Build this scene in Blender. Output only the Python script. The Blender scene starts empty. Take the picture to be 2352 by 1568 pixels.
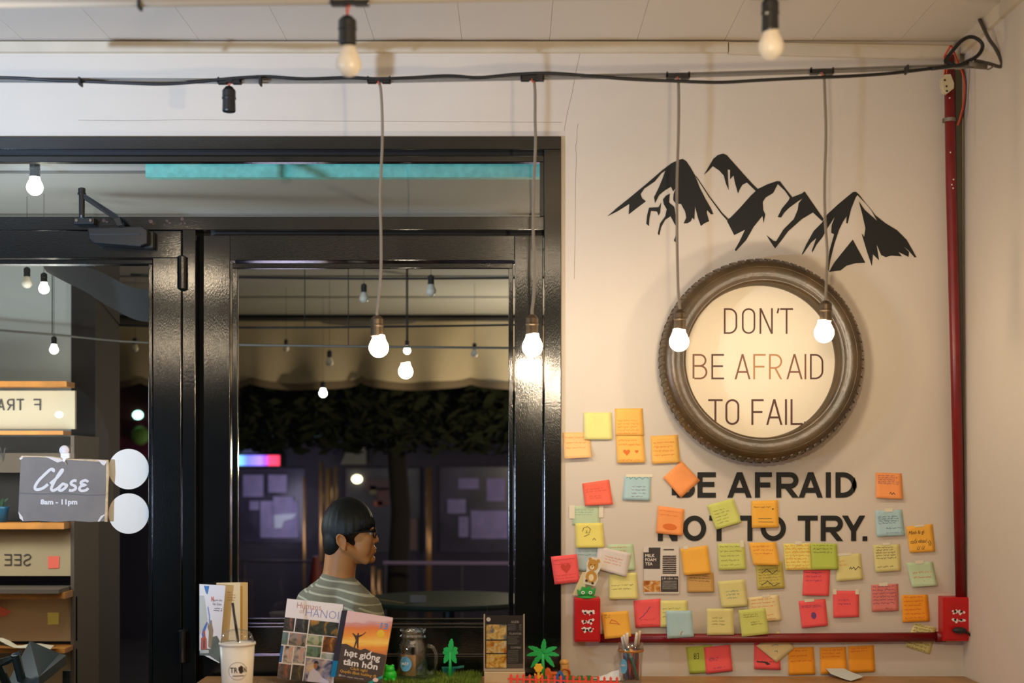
import bpy, math, random
from mathutils import Vector, Matrix

sc = bpy.context.scene
COL = sc.collection
R = random.Random(11)
PI = math.pi

# ------------------------------------------------------------------ camera
F = 50 / 36 * 2352            # focal length in pixels of the 2352 px wide frame
D, CX, CY, ZC = 3.82, 1176.0, 1070.0, 1.55
cam = bpy.data.objects.new('camera', bpy.data.cameras.new('camera'))
COL.objects.link(cam)
cam.location = (0, -D, ZC)
cam.rotation_euler = (PI / 2, 0, 0)
cam.data.lens = 50
cam.data.sensor_width = 36
cam.data.shift_y = (CY - 784) / 2352
cam.data.dof.use_dof = True
cam.data.dof.focus_distance = 4.25
cam.data.dof.aperture_fstop = 2.8
cam.data.clip_end = 80
sc.camera = cam

# ------------------------------------------------------------------ light
world = bpy.data.worlds.new('night')
sc.world = world
world.use_nodes = True
world.node_tree.nodes['Background'].inputs[0].default_value = (0.55, 0.62, 0.8, 1)
world.node_tree.nodes['Background'].inputs[1].default_value = 0.012
sc.view_settings.view_transform = 'Standard'
sc.view_settings.look = 'None'
sc.view_settings.gamma = 1
sc.view_settings.use_curve_mapping = False
sc.view_settings.exposure = 0.0
sc.cycles.use_denoising = True
sc.cycles.max_bounces = 8
sc.cycles.transparent_max_bounces = 24
sc.cycles.caustics_reflective = False
sc.cycles.caustics_refractive = False
sc.cycles.sample_clamp_indirect = 4

BULB = (1.0, 0.82, 0.60)
BULB_STRENGTH = 116


def lamp(name, loc, power, col, radius=0.03):
    l = bpy.data.lights.new(name, 'POINT')
    l.energy = power
    l.color = col
    l.shadow_soft_size = radius
    o = bpy.data.objects.new(name, l)
    COL.objects.link(o)
    o.location = loc
    return o


def area(name, loc, rot, sx, sy, power, col):
    l = bpy.data.lights.new(name, 'AREA')
    l.shape = 'RECTANGLE'
    l.size, l.size_y = sx, sy
    l.energy = power
    l.color = col
    o = bpy.data.objects.new(name, l)
    COL.objects.link(o)
    o.location = loc
    o.rotation_euler = rot
    return o


fl_ = bpy.data.lights.new('cool_white_floodlight', 'SPOT')
fl_.energy = 430
fl_.color = (0.50, 0.69, 1.0)
fl_.spot_size = math.radians(88)
fl_.spot_blend = 1.0
fl_.shadow_soft_size = 0.035
flo = bpy.data.objects.new('cool_white_floodlight', fl_)
COL.objects.link(flo)
flo.location = (-2.5, -2.54, 1.36)
flo.rotation_euler = (Vector((-1.75, 0, 2.75)) - flo.location).to_track_quat('-Z', 'Y').to_euler()
lamp('cool_white_spill', (-2.5, -2.56, 1.40), 48, (0.52, 0.71, 1.0), 0.05)
# bare bulbs out of frame, known from reflections; the last is added warm fill
WARM = (1.0, 0.80, 0.55)
for i, (x, d, z, w) in enumerate(((-1.15, 1.25, 2.217, 3.2), (-1.47, 2.5, 2.08, 6), (0.08, 2.5, 2.43, 4), (0.3, 2.2, 1.9, 30))):
    lamp('bulb_and_fill_lamp', (x, -d, z), w, WARM, 0.0225)
area('room_fill', (0.1, -3.2, 2.6), (0, 0, 0), 2.6, 0.5, 8, (1.0, 0.80, 0.54))  # added soft warm fill panel, stands for the room's unseen lamps
lamp('porch_tube_lamp', (-2.1, 1.0, 1.62), 14, (0.84, 0.94, 1.0), 0.08)
lamp('porch_ceiling_fill', (-1.65, 1.1, 1.62), 12, (0.88, 0.95, 1.0), 0.25)  # added unseen light that brightens the porch ceiling
lamp('porch_canopy_fill', (0.42, 4.45, 1.6), 62, (1.0, 0.82, 0.56), 0.05)  # added fill, hidden behind the wall, to warm the canopy
lamp('porch_side_fill', (0.62, 0.75, 1.75), 3.0, (1.0, 0.78, 0.48), 0.05)  # added fill, out of sight beside the pane, for the seated person
lamp('street_fill_violet', (-1.9, 8.2, 1.15), 15, (0.78, 0.72, 1.0), 0.3)  # first of three added unseen fills that light the far shop front
lamp('street_fill_mid', (0.4, 8.1, 1.1), 11, (0.85, 0.72, 0.9), 0.3)
lamp('street_fill_warm', (1.9, 7.9, 1.1), 10, (1.0, 0.7, 0.4), 0.2)


# ------------------------------------------------------------------ helpers
def P(x, y, d=0.0):
    """A point at distance d in front of the window wall (d < 0: beyond the glass), given where it is seen."""
    s = (D - d) / F
    return Vector(((x - CX) * s, -d, ZC + (CY - y) * s))


def lin(c):
    return tuple(((v / 255) / 12.92 if v <= 10 else ((v / 255 + 0.055) / 1.055) ** 2.4) for v in c)


MATS = {}


def M(name, col, rough=0.55, metal=0.0, spec=0.5, bump=None, var=None, emit=0.0, coat=0.0, trans=0.0):
    """bump = (scale, strength, (sx,sy,sz)); var = (scale, amount, second colour or None)."""
    if name in MATS:
        return MATS[name]
    m = bpy.data.materials.new(name)
    m.use_nodes = True
    nt = m.node_tree
    b = nt.nodes['Principled BSDF']
    c = (*lin(col), 1)
    b.inputs['Base Color'].default_value = c
    b.inputs['Roughness'].default_value = rough
    b.inputs['Metallic'].default_value = metal
    b.inputs['Specular IOR Level'].default_value = spec
    b.inputs['Coat Weight'].default_value = coat
    if trans:
        b.inputs['Transmission Weight'].default_value = trans
    tc = None
    if bump or var:
        tc = nt.nodes.new('ShaderNodeTexCoord')
    if var:
        n = nt.nodes.new('ShaderNodeTexNoise')
        n.inputs['Scale'].default_value = var[0]
        n.inputs['Detail'].default_value = 5
        nt.links.new(tc.outputs['Object'], n.inputs['Vector'])
        r = nt.nodes.new('ShaderNodeValToRGB')
        a = var[1]
        lo = tuple(v * (1 - a) for v in c[:3]) if len(var) < 3 else lin(var[2])
        r.color_ramp.elements[0].position = 0.35
        r.color_ramp.elements[1].position = 0.65
        r.color_ramp.elements[0].color = (*lo, 1)
        r.color_ramp.elements[1].color = c if len(var) > 2 else (*[min(1, v * (1 + a)) for v in c[:3]], 1)
        nt.links.new(n.outputs['Fac'], r.inputs['Fac'])
        nt.links.new(r.outputs['Color'], b.inputs['Base Color'])
    if bump:
        mp = nt.nodes.new('ShaderNodeMapping')
        mp.inputs['Scale'].default_value = bump[2] if len(bump) > 2 else (1, 1, 1)
        n = nt.nodes.new('ShaderNodeTexNoise')
        n.inputs['Scale'].default_value = bump[0]
        n.inputs['Detail'].default_value = 3
        bp = nt.nodes.new('ShaderNodeBump')
        bp.inputs['Strength'].default_value = bump[1]
        bp.inputs['Distance'].default_value = 0.002
        nt.links.new(tc.outputs['Object'], mp.inputs['Vector'])
        nt.links.new(mp.outputs['Vector'], n.inputs['Vector'])
        nt.links.new(n.outputs['Fac'], bp.inputs['Height'])
        nt.links.new(bp.outputs['Normal'], b.inputs['Normal'])
    if emit:
        b.inputs['Emission Color'].default_value = c
        b.inputs['Emission Strength'].default_value = emit
    MATS[name] = m
    return m


def glass_mat(name, gain=1.7, tint=(1, 1, 1), ior=1.45, smear=0.0):
    if name in MATS:
        return MATS[name]
    m = bpy.data.materials.new(name)
    m.use_nodes = True
    nt = m.node_tree
    nt.nodes.clear()
    out = nt.nodes.new('ShaderNodeOutputMaterial')
    mix = nt.nodes.new('ShaderNodeMixShader')
    t = nt.nodes.new('ShaderNodeBsdfTransparent')
    t.inputs[0].default_value = (*tint, 1)
    g = nt.nodes.new('ShaderNodeBsdfGlossy')
    g.inputs['Roughness'].default_value = 0.0 if not smear else smear
    lw = nt.nodes.new('ShaderNodeLayerWeight')
    lw.inputs[0].default_value = 0.5
    pw = nt.nodes.new('ShaderNodeMath')
    pw.operation = 'POWER'
    pw.inputs[1].default_value = 4.5
    mu = nt.nodes.new('ShaderNodeMath')
    mu.operation = 'MULTIPLY_ADD'
    mu.use_clamp = True
    mu.inputs[1].default_value = 0.85
    mu.inputs[2].default_value = 0.042 * gain
    nt.links.new(lw.outputs['Facing'], pw.inputs[0])
    nt.links.new(pw.outputs[0], mu.inputs[0])
    nt.links.new(mu.outputs[0], mix.inputs[0])
    nt.links.new(t.outputs[0], mix.inputs[1])
    nt.links.new(g.outputs[0], mix.inputs[2])
    nt.links.new(mix.outputs[0], out.inputs[0])
    MATS[name] = m
    return m


def photo_mat(name, c1, c2, c3, scale=40):
    """A blotchy printed picture: three colours in soft patches."""
    if name in MATS:
        return MATS[name]
    m = bpy.data.materials.new(name)
    m.use_nodes = True
    nt = m.node_tree
    b = nt.nodes['Principled BSDF']
    b.inputs['Roughness'].default_value = 0.4
    tc = nt.nodes.new('ShaderNodeTexCoord')
    n = nt.nodes.new('ShaderNodeTexNoise')
    n.inputs['Scale'].default_value = scale
    n.inputs['Detail'].default_value = 3
    n.inputs['Distortion'].default_value = 0.6
    r = nt.nodes.new('ShaderNodeValToRGB')
    r.color_ramp.elements[0].position = 0.36
    r.color_ramp.elements[1].position = 0.66
    r.color_ramp.elements[0].color = (*lin(c1), 1)
    r.color_ramp.elements[1].color = (*lin(c3), 1)
    e = r.color_ramp.elements.new(0.5)
    e.color = (*lin(c2), 1)
    nt.links.new(tc.outputs['Object'], n.inputs['Vector'])
    nt.links.new(n.outputs['Fac'], r.inputs['Fac'])
    nt.links.new(r.outputs['Color'], b.inputs['Base Color'])
    MATS[name] = m
    return m


def ramp_mat(name, axis, z0, z1, stops, rough=0.45, emit=0.0, wob=0.0):
    """A printed colour gradient along one object axis from z0 to z1; stops = [(pos, colour)]."""
    m = bpy.data.materials.new(name)
    m.use_nodes = True
    nt = m.node_tree
    b = nt.nodes['Principled BSDF']
    b.inputs['Roughness'].default_value = rough
    tc = nt.nodes.new('ShaderNodeTexCoord')
    sp = nt.nodes.new('ShaderNodeSeparateXYZ')
    mr = nt.nodes.new('ShaderNodeMapRange')
    mr.inputs[1].default_value = z0
    mr.inputs[2].default_value = z1
    r = nt.nodes.new('ShaderNodeValToRGB')
    el = r.color_ramp.elements
    while len(el) < len(stops):
        el.new(0.5)
    for e, (p, c) in zip(el, stops):
        e.position = p
        e.color = (*lin(c), 1)
    nt.links.new(tc.outputs['Object'], sp.inputs[0])
    nt.links.new(sp.outputs[axis], mr.inputs[0])
    if wob:
        n = nt.nodes.new('ShaderNodeTexNoise')
        n.inputs['Scale'].default_value = 25
        mp = nt.nodes.new('ShaderNodeMapping')
        mp.inputs['Scale'].default_value = (1, 1, 3.5)
        nt.links.new(tc.outputs['Object'], mp.inputs[0])
        nt.links.new(mp.outputs[0], n.inputs['Vector'])
        ma = nt.nodes.new('ShaderNodeMath')
        ma.operation = 'MULTIPLY_ADD'
        ma.inputs[1].default_value = wob
        nt.links.new(n.outputs['Fac'], ma.inputs[0])
        nt.links.new(mr.outputs[0], ma.inputs[2])
        nt.links.new(ma.outputs[0], r.inputs['Fac'])
    else:
        nt.links.new(mr.outputs[0], r.inputs['Fac'])
    nt.links.new(r.outputs['Color'], b.inputs['Base Color'])
    if emit:
        nt.links.new(r.outputs['Color'], b.inputs['Emission Color'])
        b.inputs['Emission Strength'].default_value = emit
    return m


WLOC = {}


def tag(o, label=None, cat=None, group=None, kind=None):
    if label:
        o['label'] = label
    if cat:
        o['category'] = cat
    if group:
        o['group'] = group
    if kind:
        o['kind'] = kind
    return o


def thing(name, loc, label=None, cat=None, group=None, kind=None):
    o = bpy.data.objects.new(name, None)
    o.empty_display_size = 0.05
    COL.objects.link(o)
    o.location = loc
    WLOC[o.name] = Vector(loc)
    return tag(o, label, cat, group, kind)


class MB:
    def __init__(self):
        self.v, self.f = [], []

    def face(self, pts):
        i = len(self.v)
        self.v += [Vector(p) for p in pts]
        self.f.append(tuple(range(i, i + len(pts))))
        return self

    def box(self, a, b):
        x0, x1 = sorted((a[0], b[0]))
        y0, y1 = sorted((a[1], b[1]))
        z0, z1 = sorted((a[2], b[2]))
        i = len(self.v)
        self.v += [Vector(p) for p in ((x0, y0, z0), (x1, y0, z0), (x1, y1, z0), (x0, y1, z0), (x0, y0, z1), (x1, y0, z1), (x1, y1, z1), (x0, y1, z1))]
        for q in ((3, 2, 1, 0), (4, 5, 6, 7), (0, 1, 5, 4), (1, 2, 6, 5), (2, 3, 7, 6), (3, 0, 4, 7)):
            self.f.append(tuple(i + k for k in q))
        return self

    def pbox(self, x0, y0, x1, y1, df, db):
        """A box whose front face (at df) is seen at x0..x1, y0..y1 and that reaches back to db."""
        a, b = P(x0, y1, df), P(x1, y0, df)
        return self.box((a.x, -df, a.z), (b.x, -db, b.z))

    def prism(self, poly, off):
        """poly: 3-D outline; off: the vector to the back face."""
        off = Vector(off)
        n, i = len(poly), len(self.v)
        self.v += [Vector(p) for p in poly] + [Vector(p) + off for p in poly]
        self.f.append(tuple(range(i, i + n)))
        self.f.append(tuple(range(i + 2 * n - 1, i + n - 1, -1)))
        for k in range(n):
            j = (k + 1) % n
            self.f.append((i + j, i + k, i + n + k, i + n + j))
        return self

    def tube(self, pts, r, n=8, caps=True):
        pts = [Vector(p) for p in pts]
        rs = r if isinstance(r, (list, tuple)) else [r] * len(pts)
        i, m = len(self.v), len(pts)
        up = Vector((0.13, 0.21, 1)).normalized()
        for k in range(m):
            t = (pts[min(k + 1, m - 1)] - pts[max(k - 1, 0)])
            t = t.normalized() if t.length > 1e-9 else Vector((0, 0, 1))
            if abs(t.dot(up)) > 0.95:
                up = Vector((1, 0.2, 0.1)).normalized()
            a = t.cross(up).normalized()
            b = t.cross(a)
            up = -b if b.dot(up) < 0 else b
            for q in range(n):
                w = 2 * PI * q / n
                self.v.append(pts[k] + (a * math.cos(w) + b * math.sin(w)) * rs[k])
        for k in range(m - 1):
            for q in range(n):
                p = (q + 1) % n
                self.f.append((i + k * n + q, i + k * n + p, i + (k + 1) * n + p, i + (k + 1) * n + q))
        if caps:
            self.f.append(tuple(i + q for q in range(n))[::-1])
            self.f.append(tuple(i + (m - 1) * n + q for q in range(n)))
        return self

    def lathe(self, prof, c, axis=(0, 0, 1), n=20, caps=True):
        """prof: (radius, height along the axis) pairs."""
        c, ax = Vector(c), Vector(axis).normalized()
        a = ax.orthogonal().normalized()
        b = ax.cross(a)
        i, m = len(self.v), len(prof)
        for r, h in prof:
            for q in range(n):
                w = 2 * PI * q / n
                self.v.append(c + ax * h + (a * math.cos(w) + b * math.sin(w)) * r)
        for k in range(m - 1):
            for q in range(n):
                p = (q + 1) % n
                self.f.append((i + k * n + q, i + k * n + p, i + (k + 1) * n + p, i + (k + 1) * n + q))
        if caps:
            self.f.append(tuple(i + q for q in range(n))[::-1])
            self.f.append(tuple(i + (m - 1) * n + q for q in range(n)))
        return self

    def ball(self, c, r, n=16, m=10, fn=None):
        c = Vector(c)
        r = (r, r, r) if isinstance(r, (int, float)) else r
        i = len(self.v)
        for k in range(m + 1):
            t = PI * k / m
            for q in range(n):
                w = 2 * PI * q / n
                p = Vector((r[0] * math.sin(t) * math.cos(w), r[1] * math.sin(t) * math.sin(w), r[2] * math.cos(t)))
                self.v.append(c + (fn(p) if fn else p))
        for k in range(m):
            for q in range(n):
                p = (q + 1) % n
                self.f.append((i + k * n + q, i + (k + 1) * n + q, i + (k + 1) * n + p, i + k * n + p))
        return self

    def grid(self, fn, nu, nv):
        i = len(self.v)
        for a in range(nu + 1):
            for b in range(nv + 1):
                self.v.append(Vector(fn(a / nu, b / nv)))
        for a in range(nu):
            for b in range(nv):
                k = i + a * (nv + 1) + b
                self.f.append((k, k + nv + 1, k + nv + 2, k + 1))
        return self

    def mapped(self, geo, fn):
        """geo = (2-D points, faces) placed by fn(u, v)."""
        i = len(self.v)
        self.v += [Vector(fn(*p)) for p in geo[0]]
        self.f += [tuple(i + k for k in f) for f in geo[1]]
        return self

    def build(self, name, mat, parent=None, smooth=False, bevel=0.0, seg=2):
        me = bpy.data.meshes.new(name)
        xs = [[p[k] for p in self.v] for k in range(3)]
        c = Vector(((min(xs[0]) + max(xs[0])) / 2, (min(xs[1]) + max(xs[1])) / 2, min(xs[2])))
        me.from_pydata([p - c for p in self.v], [], self.f)
        if smooth:
            me.polygons.foreach_set('use_smooth', [True] * len(me.polygons))
        if mat:
            me.materials.append(mat)
        me.update()
        o = bpy.data.objects.new(name, me)
        COL.objects.link(o)
        if parent:
            o.parent = parent
            o.location = c - WLOC[parent.name]
        else:
            o.location = c
        WLOC[o.name] = c
        if bevel:
            b = o.modifiers.new('bevel', 'BEVEL')
            b.width = bevel
            b.segments = seg
            b.limit_method = 'ANGLE'
        return o


def spline(pts, k=6):
    """Catmull-Rom through the points."""
    pts = [Vector(p) for p in pts]
    out = []
    for i in range(len(pts) - 1):
        a, b, c, d = pts[max(i - 1, 0)], pts[i], pts[i + 1], pts[min(i + 2, len(pts) - 1)]
        for q in range(k):
            t = q / k
            out.append(0.5 * ((2 * b) + (c - a) * t + (2 * a - 5 * b + 4 * c - d) * t * t + (3 * b - a - 3 * c + d) * t ** 3))
    out.append(pts[-1])
    return out


def stroke(pts, w, closed=False):
    """A flat 2-D ribbon of width w along a polyline: (points, faces), mitred."""
    pts = [Vector((p[0], p[1])) for p in pts]
    n = len(pts)
    V, Fc = [], []
    for i in range(n):
        a = pts[i - 1] if (closed or i > 0) else None
        b = pts[(i + 1) % n] if (closed or i < n - 1) else None
        d1 = (pts[i] - a).normalized() if a is not None and (pts[i] - a).length > 1e-9 else None
        d2 = (b - pts[i]).normalized() if b is not None and (b - pts[i]).length > 1e-9 else None
        d1 = d1 or d2 or Vector((1, 0))
        d2 = d2 or d1
        n1, n2 = Vector((-d1.y, d1.x)), Vector((-d2.y, d2.x))
        m = n1 + n2
        m = m.normalized() if m.length > 1e-6 else n1
        k = min(2.6, 1 / max(0.2, m.dot(n1)))
        V += [pts[i] + m * (w / 2 * k), pts[i] - m * (w / 2 * k)]
    for i in range(n if closed else n - 1):
        j = (i + 1) % n
        Fc.append((2 * i, 2 * i + 1, 2 * j + 1, 2 * j))
    return V, Fc


def arc(cx, cy, rx, ry, a0, a1, n=10):
    return [(cx + rx * math.cos(math.radians(a0 + (a1 - a0) * i / n)), cy + ry * math.sin(math.radians(a0 + (a1 - a0) * i / n))) for i in range(n + 1)]


def slant(xa, ya, xb, t, yb=0.0):
    """A leaning stroke whose ends are cut level."""
    k = t * .5 * math.hypot(xb - xa, ya - yb) / (ya - yb)
    return ('poly', [(xa - k, ya), (xb - k, yb), (xb + k, yb), (xa + k, ya)])


def glyph(ch, w, t):
    """Strokes of a capital in a box of width w and height 1 (y up), stroke thickness t: [(polyline, closed)]."""
    h = t / 2
    L, Rr, B, T = h, w - h, h, 1 - h
    if ch == 'D':
        r = min(w * 0.55, 0.45)
        return [([(L, B), (L, T), (Rr - r, T)] + arc(Rr - r, T - r, r, r, 90, 0)[1:] + arc(Rr - r, B + r, r, r, 0, -90), True)]
    if ch == 'O':
        if t < 0.12:
            r = w / 2 - h - .004
            return [(arc(Rr - r, T - r, r, r, 90, 0, 6) + arc(Rr - r, B + r, r, r, 0, -90, 6) + arc(L + r, B + r, r, r, 270, 180, 6) + arc(L + r, T - r, r, r, 180, 90, 6), True)]
        return [(arc(w / 2, 0.5, w / 2 - h, 0.5 - h, 0, 357, 40), True)]
    if ch == 'N':
        return [([(L, 0), (L, 1)], False), ([(Rr, 0), (Rr, 1)], False), slant(h * 1.1, 1, w - h * 1.1, t)]
    if ch == 'T':
        return [([(0, T), (w, T)], False), ([(w / 2, 0), (w / 2, T)], False)]
    if ch == 'E':
        return [([(w, T), (L, T), (L, B), (w, B)], False), ([(L, 0.52), (w * 0.92, 0.52)], False)]
    if ch == 'F':
        return [([(w, T), (L, T), (L, 0)], False), ([(L, 0.5), (w * 0.9, 0.5)], False)]
    if ch == 'A':
        return [slant(w / 2, 1, t * .56, t), slant(w / 2, 1, w - t * .56, t), ([(w * 0.2, 0.29), (w * 0.8, 0.29)], False)]
    if ch == 'I':
        return [([(w / 2, 0), (w / 2, 1)], False)]
    if ch == 'L':
        return [([(L, 1), (L, B), (w, B)], False)]
    if ch == 'B':
        r1, r2 = (T - 0.53) / 2, (0.53 - B) / 2
        return [([(L, B), (L, T), (Rr - r1 - w * .06, T)] + arc(Rr - r1 - w * .06, T - r1, r1, r1, 90, -90)[1:] + [(L + h * .98, 0.53)], False),
                ([(L + h * .98, 0.53 - .001), (Rr - r2, 0.53 - .001)] + arc(Rr - r2, B + r2, r2, r2, 90, -90)[1:] + [(L + h * .98, B)], False)]
    if ch == 'R':
        r1 = (T - 0.45) / 2
        return [([(L, 0), (L, T), (Rr - r1, T)] + arc(Rr - r1, T - r1, r1, r1, 90, -90)[1:] + [(L + h * .98, 0.45)], False), slant(w * .46, .45, w - t * .58, t)]
    if ch == 'Y':
        return [slant(t * .56, 1, w / 2, t, .40), slant(w - t * .56, 1, w / 2, t, .40), ([(w / 2, 0), (w / 2, 0.43)], False)]
    if ch == 'S':
        return [(list(map(tuple, [(p.x * w, p.y) for p in spline([Vector((a, b, 0)) for a, b in ((.95, .82), (.6, .96), (.2, .92), (.05, .74), (.3, .56), (.7, .46), (.95, .27), (.8, .07), (.4, .03), (.05, .17))], 4)])), False)]
    if ch == 'V':
        return [([(0, 1), (w / 2, 0), (w, 1)], False)]
    if ch == 'W':
        return [([(0, 1), (w * .25, 0), (w / 2, 1), (w * .75, 0), (w, 1)], False)]
    if ch == '.':
        return [([(w / 2, 0), (w / 2, w)], False)]
    if ch == "'":
        return [([(w * .7, 1), (w * .3, 0.8)], False)]
    return []


def letter(parent, ch, x0, x1, y0, y1, d, tpx, mat, mirror=False, thick=0.0012):
    """One cut letter lying in a wall-parallel plane at d, seen at x0..x1, y0 (top)..y1 (bottom); stroke tpx pixels wide."""
    H = y1 - y0
    w = (x1 - x0) / H
    if ch == '.':
        w = (x1 - x0) / H
    mb = MB()
    k = 0
    for pts, closed in glyph(ch, w, tpx / H):
        tw = (x1 - x0) / H if ch == '.' else tpx / H
        if pts == 'poly':
            V, Fc = [Vector(p) for p in (closed[0], closed[3], closed[1], closed[2])], [(0, 1, 3, 2)]
            closed = False
        else:
            V, Fc = stroke(pts, tw, closed)

        def put(p, e):
            u = w - p[0] if mirror else p[0]
            q = P(x0 + u * H, y1 - p[1] * H, d)
            return Vector((q.x, q.y - e, q.z))
        e = 0.00006 * k
        k += 1
        i = len(mb.v)
        mb.v += [put(p, thick + e) for p in V] + [put(p, 0) for p in V]
        n = len(V)
        mb.f += [tuple(i + q for q in f) for f in Fc]
        m = n // 2
        for a in range(m if closed else m - 1):
            b = (a + 1) % m
            mb.f.append((i + 2 * a, i + 2 * b, i + n + 2 * b, i + n + 2 * a))
            mb.f.append((i + 2 * b + 1, i + 2 * a + 1, i + n + 2 * a + 1, i + n + 2 * b + 1))
    return mb.build('letter', mat, parent)


TXT = {}


def text_geo(body, bold=0.0, shear=0.0):
    """The outline of a line of text as (points in a 0..1 box, faces) and its width / height ratio."""
    key = (body, bold, shear)
    if key in TXT:
        return TXT[key]
    c = bpy.data.curves.new('t', 'FONT')
    c.body = body
    c.offset = bold
    c.shear = shear
    c.resolution_u = 2
    o = bpy.data.objects.new('t', c)
    COL.objects.link(o)
    dg = bpy.context.evaluated_depsgraph_get()
    me = bpy.data.meshes.new_from_object(o.evaluated_get(dg))
    v = [p.co.copy() for p in me.vertices]
    f = [tuple(q.vertices) for q in me.polygons]
    bpy.data.objects.remove(o)
    bpy.data.curves.remove(c)
    bpy.data.meshes.remove(me)
    x0, x1 = min(p.x for p in v), max(p.x for p in v)
    y0, y1 = min(p.y for p in v), max(p.y for p in v)
    TXT[key] = ([((p.x - x0) / (x1 - x0), (p.y - y0) / (y1 - y0)) for p in v], f, (x1 - x0) / (y1 - y0))
    return TXT[key]


def text(mb, body, fn, u0, v0, u1, v1, bold=0.0, shear=0.0):
    g = text_geo(body, bold, shear)
    return mb.mapped((g[0], g[1]), lambda a, b: fn(u0 + (u1 - u0) * a, v0 + (v1 - v0) * b))


def scribble(rows, rnd, amp=0.42, density=44):
    """Rows (v, u0, u1, height) of a wavering pen line as 2-D polylines: handwriting too small to read."""
    out = []
    for v, u0, u1, h in rows:
        u = u0
        while u < u1:
            ln = min(u1 - u, rnd.uniform(0.08, 0.26))
            n = max(3, int(ln * density))
            out.append([(u + ln * i / n + rnd.uniform(-.25, .25) * ln / n, v + h * amp * (1 if i % 2 else -1) * rnd.choice((.2, .5, .8, 1.0, 1.7))) for i in range(n + 1)])
            u += ln + rnd.uniform(0.025, 0.05)
    return out


def plane(o, ux, uz, nrm):
    """A map (u, v, height) -> point of a flat panel."""
    o, ux, uz, nrm = map(Vector, (o, ux, uz, nrm))
    return lambda u, v, h=0.0: o + ux * u + uz * v + nrm * h


def rect(mb, fn, u0, v0, u1, v1, h):
    return mb.face([fn(u0, v0, h), fn(u1, v0, h), fn(u1, v1, h), fn(u0, v1, h)])


# ------------------------------------------------------------------ materials of the place
WALL = M('painted_plaster', (216, 204, 188), 0.75, bump=(220, 0.12), var=(1.3, 0.035))
CEIL = M('ceiling_board', (210, 199, 184), 0.7, bump=(120, 0.08), var=(0.9, 0.03))
TRIMM = M('cornice_paint', (208, 194, 170), 0.65, var=(9, 0.05))
GAP = M('dark_gap', (60, 54, 48), 0.9)
BLACK = M('black_gloss_paint', (15, 16, 14), 0.12, spec=0.9, bump=(72, 0.085, (9, 9, 2.2)), var=(6, 0.25))
BLACKH = M('black_gloss_paint_rails', (15, 16, 14), 0.12, spec=0.9, bump=(72, 0.085, (2.2, 9, 9)), var=(6, 0.25))
DARK = M('black_recess', (10, 11, 11), 0.5)
PANE = glass_mat('window_glass', 1.15, (0.98, 1.0, 0.99))
RUBBER = M('black_rubber', (34, 35, 34), 0.55, bump=(300, 0.2))
CABLE = M('black_cable', (24, 24, 24), 0.5)
GREYC = M('grey_cable', (120, 114, 104), 0.5)
CORD = M('grey_flex', (140, 128, 112), 0.55)
ORANGE_WIRE = M('orange_wire', (226, 88, 44), 0.4)
VINYL = M('black_vinyl', (18, 20, 18), 0.6)
WOOD = M('counter_wood', (168, 128, 84), 0.5, bump=(40, 0.2, (1, 8, 8)), var=(7, 0.2))

# ------------------------------------------------------------------ the room
XR = (2212 - CX) * D / F         # right wall
ZCEIL = 2.69
ZTOP = ZCEIL + 0.02
XL = -3.4

fl = MB().box((XL, -6.5, -0.05), (XR + 0.1, 0.12, 0)).build('floor', M('floor_concrete', (120, 108, 94), 0.6, var=(3, 0.15)))
tag(fl, 'bare concrete floor of the room', kind='structure')
wb = MB()
xw, yw = P(1289, 313).x, P(1289, 313).z
xo = P(-470, 0).x
wb.box((xw, 0, 0), (XR + 0.1, 0.12, ZTOP))
wb.box((xo, 0, yw), (xw, 0.12, ZTOP))
wb.box((XL, 0, 0), (xo, 0.12, ZTOP))
wbo = tag(wb.build('wall_back', WALL), 'cream plaster wall around the black window frame', kind='structure')
CRK = M('plaster_crack', (150, 130, 110), .8)
for pts in ([(1328, 284), (1325, 300), (1326, 318), (1322, 336), (1324, 360), (1322, 420), (1321, 520), (1319, 640)], [(180, 276), (300, 277), (430, 275), (560, 276), (760, 278), (1000, 279), (1290, 281)], [(1333, 120), (1322, 170), (1314, 215), (1303, 260), (1296, 300)]):
    MB().mapped(stroke(pts, .8), lambda a, b: P(a, b, .0003)).build('plaster_crack', CRK, wbo)
tag(MB().box((XR, -6.5, 0), (XR + 0.12, 0.0, ZTOP)).build('wall_right', WALL), 'cream plaster side wall behind the red conduit', kind='structure')

ce = MB().box((XL, -6.5, ZCEIL + 0.012), (XR + 0.1, 0.12, ZCEIL + 0.06)).build('ceiling', GAP)
tag(ce, 'boarded cream ceiling', kind='structure')
x = P(2064, 0).x
edges = [XR]
while x > XL:
    edges.append(x)
    x -= 0.2345
edges.append(XL)
for a, b in zip(edges[1:], edges[:-1]):
    MB().box((a + 0.0004, -6.5, ZCEIL), (b - 0.0004, 0.0, ZCEIL + 0.012)).build('ceiling_board', CEIL, ce)
# cornice boards
t1 = MB().prism([P(-500, 95, .018), P(1672, 95, .018), P(1672, 119, .018), P(-500, 118, .018)], (0, 0.018, 0)).build('trim_1', TRIMM)
t2 = MB().prism([P(1674, 96, .014), P(2205, 105, .014), P(2205, 137, .014), P(1674, 123, .014)], (0, 0.014, 0)).build('trim_2', TRIMM)
t3 = MB().box((XR - 0.012, -6.0, ZCEIL - 0.038), (XR, -0.0145, ZCEIL)).build('trim_3', TRIMM)
for o, w in ((t1, 'above the window'), (t2, 'above the tyre'), (t3, 'along the side wall')):
    tag(o, 'narrow cream cornice board ' + w, kind='structure')

# ------------------------------------------------------------------ door, window and their frames
YB = 2394
win = thing('window_1', P(860, YB), 'black painted window frame with a large pane and a transom', kind='structure')


def fr(par, name, x0, y0, x1, y1, df, db=-0.08, mat=BLACK, bevel=0.0015):
    return MB().pbox(x0, y0, x1, y1, df, db).build(name, mat, par, bevel=bevel)


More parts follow.
